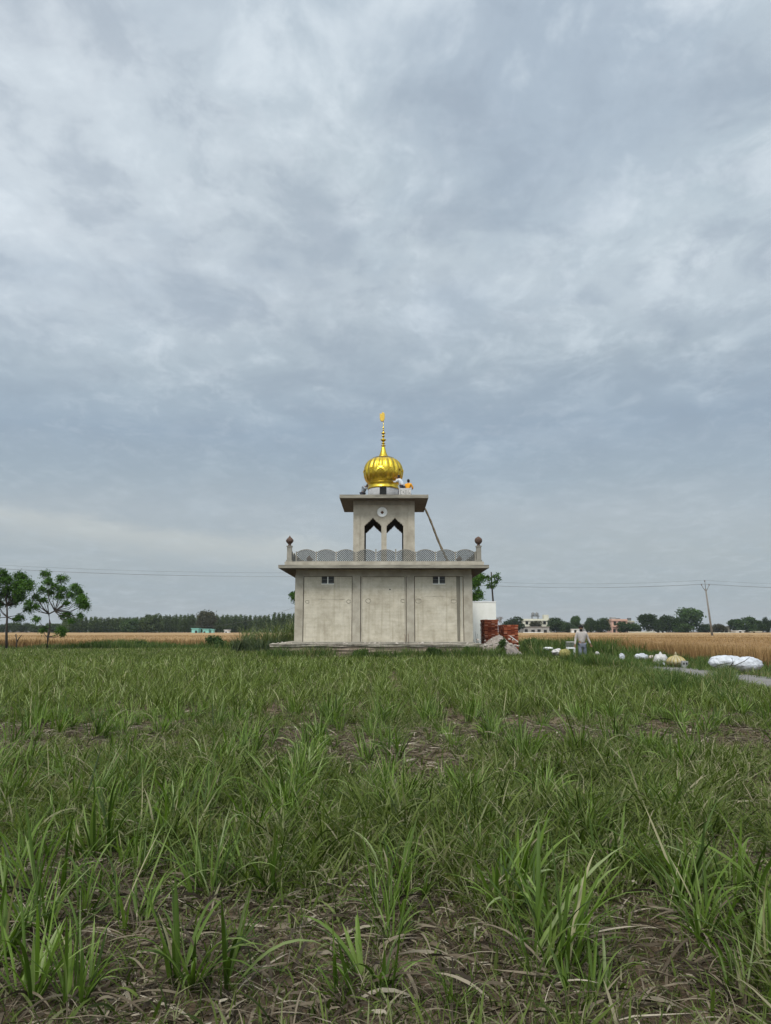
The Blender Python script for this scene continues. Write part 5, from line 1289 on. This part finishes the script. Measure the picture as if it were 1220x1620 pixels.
c2_ = [(340, 140, 42, 4), (465, 170, 48, 4), (405, 205, 44, 4), (285, 225, 55, 3), (250, 255, 45, 3), (330, 260, 40, 3), (400, 290, 38, 3), (300, 330, 42, 3), (275, 380, 38, 3), (310, 405, 34, 3), (350, 350, 35, 3), (480, 320, 40, 4), (500, 265, 46, 4), (590, 245, 50, 4),
       (560, 310, 45, 4), (640, 330, 52, 4), (690, 360, 52, 4), (655, 390, 46, 4), (700, 395, 35, 4), (540, 375, 30, 4), (520, 465, 42, 4), (490, 480, 24, 4), (655, 475, 32, 4), (600, 520, 26, 4), (338, 505, 34, 1), (450, 240, 34, 4), (610, 285, 40, 4), (480, 590, 46, 0), (500, 625, 26, 0), (340, 590, 36, 0)]
branch_tree('young_tree', (74.5, 1030), [Zp(385, 650), Zp(400, 590), Zp(402, 540), Zp(392, 465), Zp(440, 440)], [(Zp(x, y_)[0], Zp(x, y_)[1], r_ / 5.083 * 1.0, f) for x, y_, r_, f in c2_], 55.0,
            'young tree with forked trunk and separate leafy tufts at the left edge of the field', r0=.085)
c1_ = [(110, 150, 58, 2), (160, 165, 48, 2), (70, 190, 52, 2), (190, 230, 55, 2), (120, 235, 55, 2), (60, 260, 50, 2), (200, 290, 45, 2), (150, 310, 48, 2), (90, 330, 44, 2), (190, 345, 36, 2), (180, 420, 40, 1), (150, 490, 40, 1), (140, 500, 30, 1),
       (10, 170, 60, 2), (-40, 220, 65, 2), (0, 300, 60, 2), (-70, 290, 60, 2), (-30, 380, 50, 1), (-90, 350, 50, 1), (60, 370, 40, 2), (20, 130, 45, 2), (-60, 470, 45, 1)]
branch_tree('young_tree', (10.5, 1030), [Zp(52, 600), Zp(58, 490), Zp(56, 400)], [(Zp(x, y_)[0], Zp(x, y_)[1], r_ / 5.083 * 1.0, f) for x, y_, r_, f in c1_], 56.5,
            'leafy young tree cut off by the left edge of the scene', r0=.085)
# trees half hidden behind the shrine
Zb = lambda x, y_: (740 + x / 5.083, 900 + y_ / 5.083)
branch_tree('slim_tree', (779.5, 1030), [Zb(204, 250), Zb(197, 160), Zb(190, 25)], [(Zb(x, y_)[0], Zb(x, y_)[1], r_ / 5.083, f) for x, y_, r_, f in
            ((232, 55, 36, 1), (250, 80, 24, 1), (165, 80, 30, 1), (180, 120, 30, 1), (165, 140, 24, 1), (215, 110, 26, 1), (205, 60, 26, 1), (155, 60, 16, 1), (200, 145, 18, 1), (240, 100, 16, 1))], 56.0,
            'slim straight tree with small tufts rising behind the white wall', r0=.07, per=40, dj=.4)
branch_tree('leafy_tree', (735, 1030), [(737, 975), (738, 950), (742, 930)], [(Zb(x, y_)[0], Zb(x, y_)[1], r_ / 5.083, f) for x, y_, r_, f in
            ((100, 70, 48, 2), (60, 90, 46, 2), (115, 50, 34, 2), (30, 60, 50, 2), (50, 140, 34, 2), (85, 120, 28, 2), (80, 190, 40, 1), (60, 215, 42, 1), (40, 240, 40, 1), (90, 225, 28, 1), (0, 100, 50, 2), (-20, 180, 50, 2), (-40, 230, 50, 1), (-30, 120, 50, 2))], 57.0,
            'leafy tree mostly hidden behind the right corner of the shrine', r0=.12)
branch_tree('leafy_tree', (481, 1030), [(480, 980), (479, 960)], [(463, 940, 5.5, 1), (466, 946, 6, 1), (470, 937, 6, 1), (474, 946, 8, 1), (482, 940, 8, 1), (490, 948, 9, 1), (472, 954, 5, 1)], 60.0,
            'small tree peeking out behind the left corner of the shrine', r0=.08)
# dead twig shrub
q = MB(); b0 = PT(26.5, 1020, 56); b0.z = 0; L2 = lambda x, y_: PT(*Zp(x, y_), 56) - b0
q.tube([Vector((0, 0, 0)), L2(135, 690), L2(128, 625)], [.06, .05, .035], 7); q.tube([L2(135, 690), L2(155, 655), L2(178, 632)], [.045, .035, .02], 6); q.tube([L2(130, 650), L2(120, 635)], [.03, .015], 5)
o = q.build('dead_shrub', M['bark']); o.location = b0; tag(o, 'small leafless forked stump at the left end of the field edge', 'dead shrub')

# tall reeds left of the shrine
def reed(px, ptop, Y, wpx, label, dark=False):
    h = ZZ(ptop + 3, Y); n = 240; x = XX(px, 1000, Y); w_ = wpx * Y / 1170
    pos = np.stack([rng.normal(size=n) * w_ * .35, rng.normal(size=n) * w_ * .4, np.zeros(n)], 1)
    hh_ = h * (.3 + .85 * rng.random(n) ** 1.3)
    me = np_mesh('reed_clump', *blades(pos, hh_, U(.022, .045, n), U(0, 2 * PI, n), U(0, .35, n), U(.3, 2.1, n), 6, .8, False, 2.2))
    me.materials.append(M['reed_dark'] if dark else M['reed']); o = bpy.data.objects.new('reed_clump', me); col.objects.link(o); o.location = (x, Y, 0)
    tag(o, label, 'reeds', 'tall reeds left of the shrine')
M['reed'] = leafmat('reed_leaf', [(0.0, (0.05, 0.07, 0.018, 1)), (0.5, (0.11, 0.15, 0.04, 1)), (0.85, (0.19, 0.21, 0.08, 1)), (1, (0.3, 0.27, 0.15, 1))], .6, .25)
M['reed_dark'] = leafmat('reed_leaf_dark', [(0.0, (0.02, 0.035, 0.012, 1)), (0.6, (0.05, 0.08, 0.025, 1)), (1, (0.11, 0.13, 0.05, 1))], .6, .2)
for px, pt_, Y, wp, lb, dk in ((392, 981, 52, 16, 'tallest pale reed clump at the left of the group', False), (378, 998, 50, 14, 'low dark reed clump at the left end of the group', True), (406, 988, 53, 14, 'reed clump right of the tallest pale one', False),
                           (421, 984, 52, 12, 'upright reed clump in the middle of the group', False), (436, 980, 54, 14, 'bright green reed clump right of the middle', False), (449, 977, 55, 14, 'tall reed clump second from the shrine wall', False),
                           (462, 972, 56, 14, 'tallest reed clump right against the shrine corner', False), (410, 1004, 49, 18, 'low dark reeds in front of the middle clump', True), (430, 1004, 49.5, 18, 'low dark reeds before the bright green clump', True), (450, 1003, 50, 18, 'low dark reeds by the plinth corner', True), (395, 1003, 50, 16, 'low dark reeds below the tallest pale clump', True)):
    reed(px, pt_, Y, wp, lb, dk)
# leafy bushes
def bush(px, ptop, hw, Y, matn, label, rl=.05, n=2600):
    h = ZZ(ptop, Y); w_ = hw * Y / 1170; x = XX(px, 1010, Y)
    L_ = [(random.uniform(-.6, .6) * w_, random.uniform(-.5, .5) * w_, h * random.uniform(.3, .75), w_ * .42, w_ * .42, h * .26) for _ in range(9)]
    me = crown_mesh('foliage', L_, n, rl, M[matn], .3)
    q = MB()
    for l_ in L_: q.tube([(0, 0, -.02), (l_[0] * .4, l_[1] * .4, l_[2] * .5), (l_[0], l_[1], l_[2])], [.018, .012, .006], 5)
    r_ = empty('leafy_bush', (x, Y, 0)); tag(r_, label, 'bush', 'dark leafy bushes around the shrine')
    o = bpy.data.objects.new('foliage', me); col.objects.link(o); o.parent = r_; q.build('stem', M['bark'], r_)
M['bushleaf'] = F_('bush_foliage', (0.055, 0.09, 0.025), (0.1, 0.15, 0.045))
bush(792, 1008, 10, 41.6, 'bushleaf', 'dark leafy bush in front of the rubble heap', .045, 1100)
bush(712, 1021, 16, 41.0, 'bushleaf', 'low bush at the right end of the plinth', .045)
bush(745, 1022, 14, 40.8, 'bushleaf', 'low bush between the shrine corner and the rubble heap', .045)
bush(685, 1023, 13, 40.6, 'bushleaf', 'low weed bush left of the right plinth bushes', .045)
bush(568, 1026, 16, 40.3, 'bushleaf', 'low weed bush before the middle of the plinth', .04)
bush(838, 1008, 16, 46, 'bushleaf', 'green bush right of the rubble heap', .06)
bush(345, 1004, 20, 59, 'tree_mid', 'rounded weed bush on the left bund', .07)
bush(222, 1012, 14, 59, 'tree_dark', 'dark low bush on the bund at the far left', .07)

# ------------------------------------------------------------------ far buildings
def house(px0, px1, ptop, Y, colr, label, name='house', wins=(), depth=7, para=0.5, extras=(), roofcol=None, shutters=M['dark']):
    x0, x1 = XX(px0, 990, Y), XX(px1, 990, Y); h = ZZ(ptop, Y); r_ = empty(name, ((x0 + x1) / 2, Y, 0)); tag(r_, label, 'house' if name == 'house' else name.split('_')[-1])
    W2 = (x1 - x0) / 2
    q = MB(); q.box(-W2, W2, 0, depth, -.2, h - para); hw_ = q.build('wall', colr, r_)
    q = MB(); q.box(-W2 - .25, W2 + .25, -.35, depth + .25, h - para + .003, h - para + .18); 
    if para > .3:
        q.box(-W2, W2, -.1, .05, h - para + .18, h); q.box(-W2, -W2 + .15, .05, depth, h - para + .18, h); q.box(W2 - .15, W2, .05, depth, h - para + .18, h)
    q.build('roof', roofcol or colr, r_)
    for (u, z, w_, hh_, nm) in wins:
        q = MB(); cx_ = -W2 + u * 2 * W2; q.box(cx_ - w_ / 2, cx_ + w_ / 2, -.03, .02, z, z + hh_); wo = q.build(nm, shutters, r_)
        q = MB(); q.box(cx_ - w_ / 2 - .1, cx_ + w_ / 2 + .1, -.1, -.002, z + hh_, z + hh_ + .1); q.box(cx_ - w_ / 2 - .1, cx_ + w_ / 2 + .1, -.1, -.002, z - .1, z); q.box(cx_ - w_ / 2 - .1, cx_ - w_ / 2, -.1, -.002, z, z + hh_); q.box(cx_ + w_ / 2, cx_ + w_ / 2 + .1, -.1, -.002, z, z + hh_); bmesh.ops.remove_doubles(q.bm, verts=q.bm.verts[:], dist=.001); q.build('frame', colr, wo)
    for (u0, u1, z0, z1, y0, y1, mat, nm) in extras:
        q = MB(); q.box(-W2 + u0 * 2 * W2, -W2 + u1 * 2 * W2, y0, y1, z0 + .004, z1); q.bevel(.03); q.build(nm, mat, r_)
    return r_, h, W2
cream = surf('cream_plaster', (0.52, 0.49, 0.38, 1), (0.66, 0.63, 0.5, 1), .6, 6, .9, 0); pinkm = surf('pink_plaster', (0.5, 0.3, 0.22, 1), (0.62, 0.4, 0.3, 1), .6, 6, .9, 0)
greym = surf('grey_plaster', (0.26, 0.25, 0.23, 1), (0.4, 0.38, 0.35, 1), .6, 6, .9, 0); tealm = surf('pale_green_paint', (0.22, 0.5, 0.43, 1), (0.3, 0.6, 0.52, 1), .6, 6, .8, 0); tanm = surf('tan_plaster', (0.4, 0.37, 0.28, 1), (0.52, 0.48, 0.37, 1), .6, 6, .9, 0)
h0, hh0, W0 = house(828.5, 873, 979, 312, cream, 'wide cream two-storey house with water tanks on its roof', wins=[(.12, 4.1, 1.2, 1.3, 'window'), (.3, 4.1, 1.2, 1.3, 'window'), (.75, 4.1, 1.2, 1.3, 'window'), (.9, 4.1, 1.2, 1.3, 'window'), (.2, .3, 1.4, 2.2, 'door'), (.6, 1.1, 1.2, 1.3, 'window')],
      para=.8, extras=[(.75, .92, hh_z, hh_z2, 1, 4, cream, 'stair_room') for hh_z, hh_z2 in ((ZZ(979, 312), ZZ(972.5, 312)),)])
q = MB(); s_ = 312 / 1170
for dx_ in (-.3, .3):
    for dy_ in (2, 4):
        q.box(-W0 + (.47 + dx_ * .35) * 2 * W0 - .1, -W0 + (.47 + dx_ * .35) * 2 * W0 + .1, dy_, dy_ + .2, hh0 - .6, hh0 + 1.6)
q.box(-W0 + .33 * 2 * W0, -W0 + .62 * 2 * W0, 1.8, 4.4, hh0 + 1.0, hh0 + 1.25); q.build('tank_stand', M['metal'], h0)
for u in (.40, .54):
    q = MB(); q.lathe([(.7, 0), (.72, .1), (.7, 1.1), (.45, 1.4), (.2, 1.5), (.2, 1.6), (0, 1.62)], (-W0 + u * 2 * W0, 3.1, hh0 + 1.255), 14); q.build('water_tank', M['metal'], h0)
house(826, 869, 991, 292, greym, 'long low grey shed with dark openings before the cream house', 'shed', wins=[(.15, .2, 1.2, 1.9, 'door'), (.4, .8, 1.4, 1.1, 'window'), (.62, .2, 1.3, 1.9, 'door'), (.85, .8, 1.2, 1.1, 'window')], para=.2, roofcol=M['pole'])
house(924, 939, 987, 306, greym, 'small grey house behind the head of the walking man', wins=[(.3, 1.0, 1, 1.2, 'window'), (.7, 1.0, 1, 1.2, 'window')], para=.5)
house(904, 916, 995, 289, M['plain_white'], 'tiny low white hut left of the walking man', 'hut', wins=[(.5, .2, .9, 1.6, 'door')], para=.2, depth=4)
house(968, 993, 979.5, 316, pinkm, 'pink two-storey house with balcony among the village trees', wins=[(.2, 4.0, 1.1, 1.4, 'window'), (.5, 4.0, 1.1, 1.4, 'window'), (.15, .8, 1.1, 1.4, 'window'), (.8, 4.0, 1.0, 1.4, 'window')], para=.7,
      extras=[(0, .3, ZZ(979.5, 316), ZZ(976.5, 316), .5, 3, greym, 'stair_room'), (0.05, .5, 3.1, 3.3, -1.2, -.04, pinkm, 'balcony'), (.3, .6, ZZ(979.5, 316), ZZ(978, 316), 1, 3, M['metal'], 'water_tank')])
house(993, 1004, 982, 318, tanm, 'narrow tan house right of the pink house', wins=[(.3, 3.6, .9, 1.2, 'window'), (.7, 3.6, .9, 1.2, 'window')], para=.5, extras=[(.3, .7, ZZ(982, 318), ZZ(977.5, 318), 1, 3, M['metal'], 'water_tank')])
house(1036, 1053, 992.5, 318, M['plain_white'], 'white house half hidden under the dark trees', wins=[(.25, .9, 1, 1.1, 'window'), (.7, .2, 1, 1.9, 'door')], para=.4)
house(1141, 1156, 990.5, 300, tanm, 'tan shed right of the leaning pole', 'shed', wins=[(.5, .2, 1.4, 1.9, 'door')], para=.2, roofcol=M['pole'])
house(1164, 1177, 997.5, 285, M['plain_white'], 'low pale hut under the far right trees', 'hut', wins=[(.5, .1, .9, 1.5, 'door')], para=.2, depth=4)
house(1187, 1204, 998.5, 285, cream, 'low cream hut near the right edge', 'hut', wins=[(.3, .1, .9, 1.4, 'door')], para=.2, depth=4)
def low_wall(p0, p1, ptop, Y, mat, label):
    x0, x1 = XX(p0, 1000, Y), XX(p1, 1000, Y); h = ZZ(ptop, Y); q = MB()
    q.box(0, x1 - x0, 0, .3, -.1, h - .1); k = 0.0
    while k < x1 - x0: q.box(k, k + .35, -.06, .36, -.1, h); k += 3.2
    o = q.build('boundary_wall', mat); o.location = (x0, Y, 0); tag(o, label, 'wall', kind='thing')
low_wall(994, 1036, 998.8, 280, tanm, 'low tan boundary wall right of the pink house')
low_wall(1124, 1160, 1000.3, 270, cream, 'low cream boundary wall right of the leaning pole')
low_wall(828, 860, 999.8, 282, M['plain_white'], 'low white boundary wall before the grey shed')
house(303.5, 314, 994, 272, tealm, 'larger pale green hut before the brown tree at the left', 'hut', wins=[(.7, .2, .9, 1.4, 'door')], para=.15, depth=4)
house(321, 330.5, 995, 272, tealm, 'smaller pale green hut right of the larger one', 'hut', wins=[(.3, .6, .7, .7, 'window')], para=.15, depth=4)
house(334.5, 338, 995.5, 273, tealm, 'tiny pale green booth beside the huts', 'booth', para=.15, depth=2)
house(355.5, 362, 996.5, 270, M['plain_white'], 'small white hut at the right of the pale green ones', 'hut', wins=[(.4, .2, .6, 1.0, 'door')], para=.15, depth=3)

# ------------------------------------------------------------------ air
q = MB(); q.box(-1560, 1560, -1560, 1560, -1.5, 24)
hz = q.build('haze', None)
m = bpy.data.materials.new('haze_air'); m.use_nodes = True; nt = m.node_tree; nt.nodes.clear()
out = N(nt, 'ShaderNodeOutputMaterial'); pv = N(nt, 'ShaderNodeVolumePrincipled'); pv.inputs['Density'].default_value = 0.00015; pv.inputs['Color'].default_value = (0.86, 0.92, 1.0, 1); pv.inputs['Anisotropy'].default_value = 0.2
nt.links.new(pv.outputs[0], out.inputs['Volume']); hz.data.materials.append(m); tag(hz, kind='stuff')
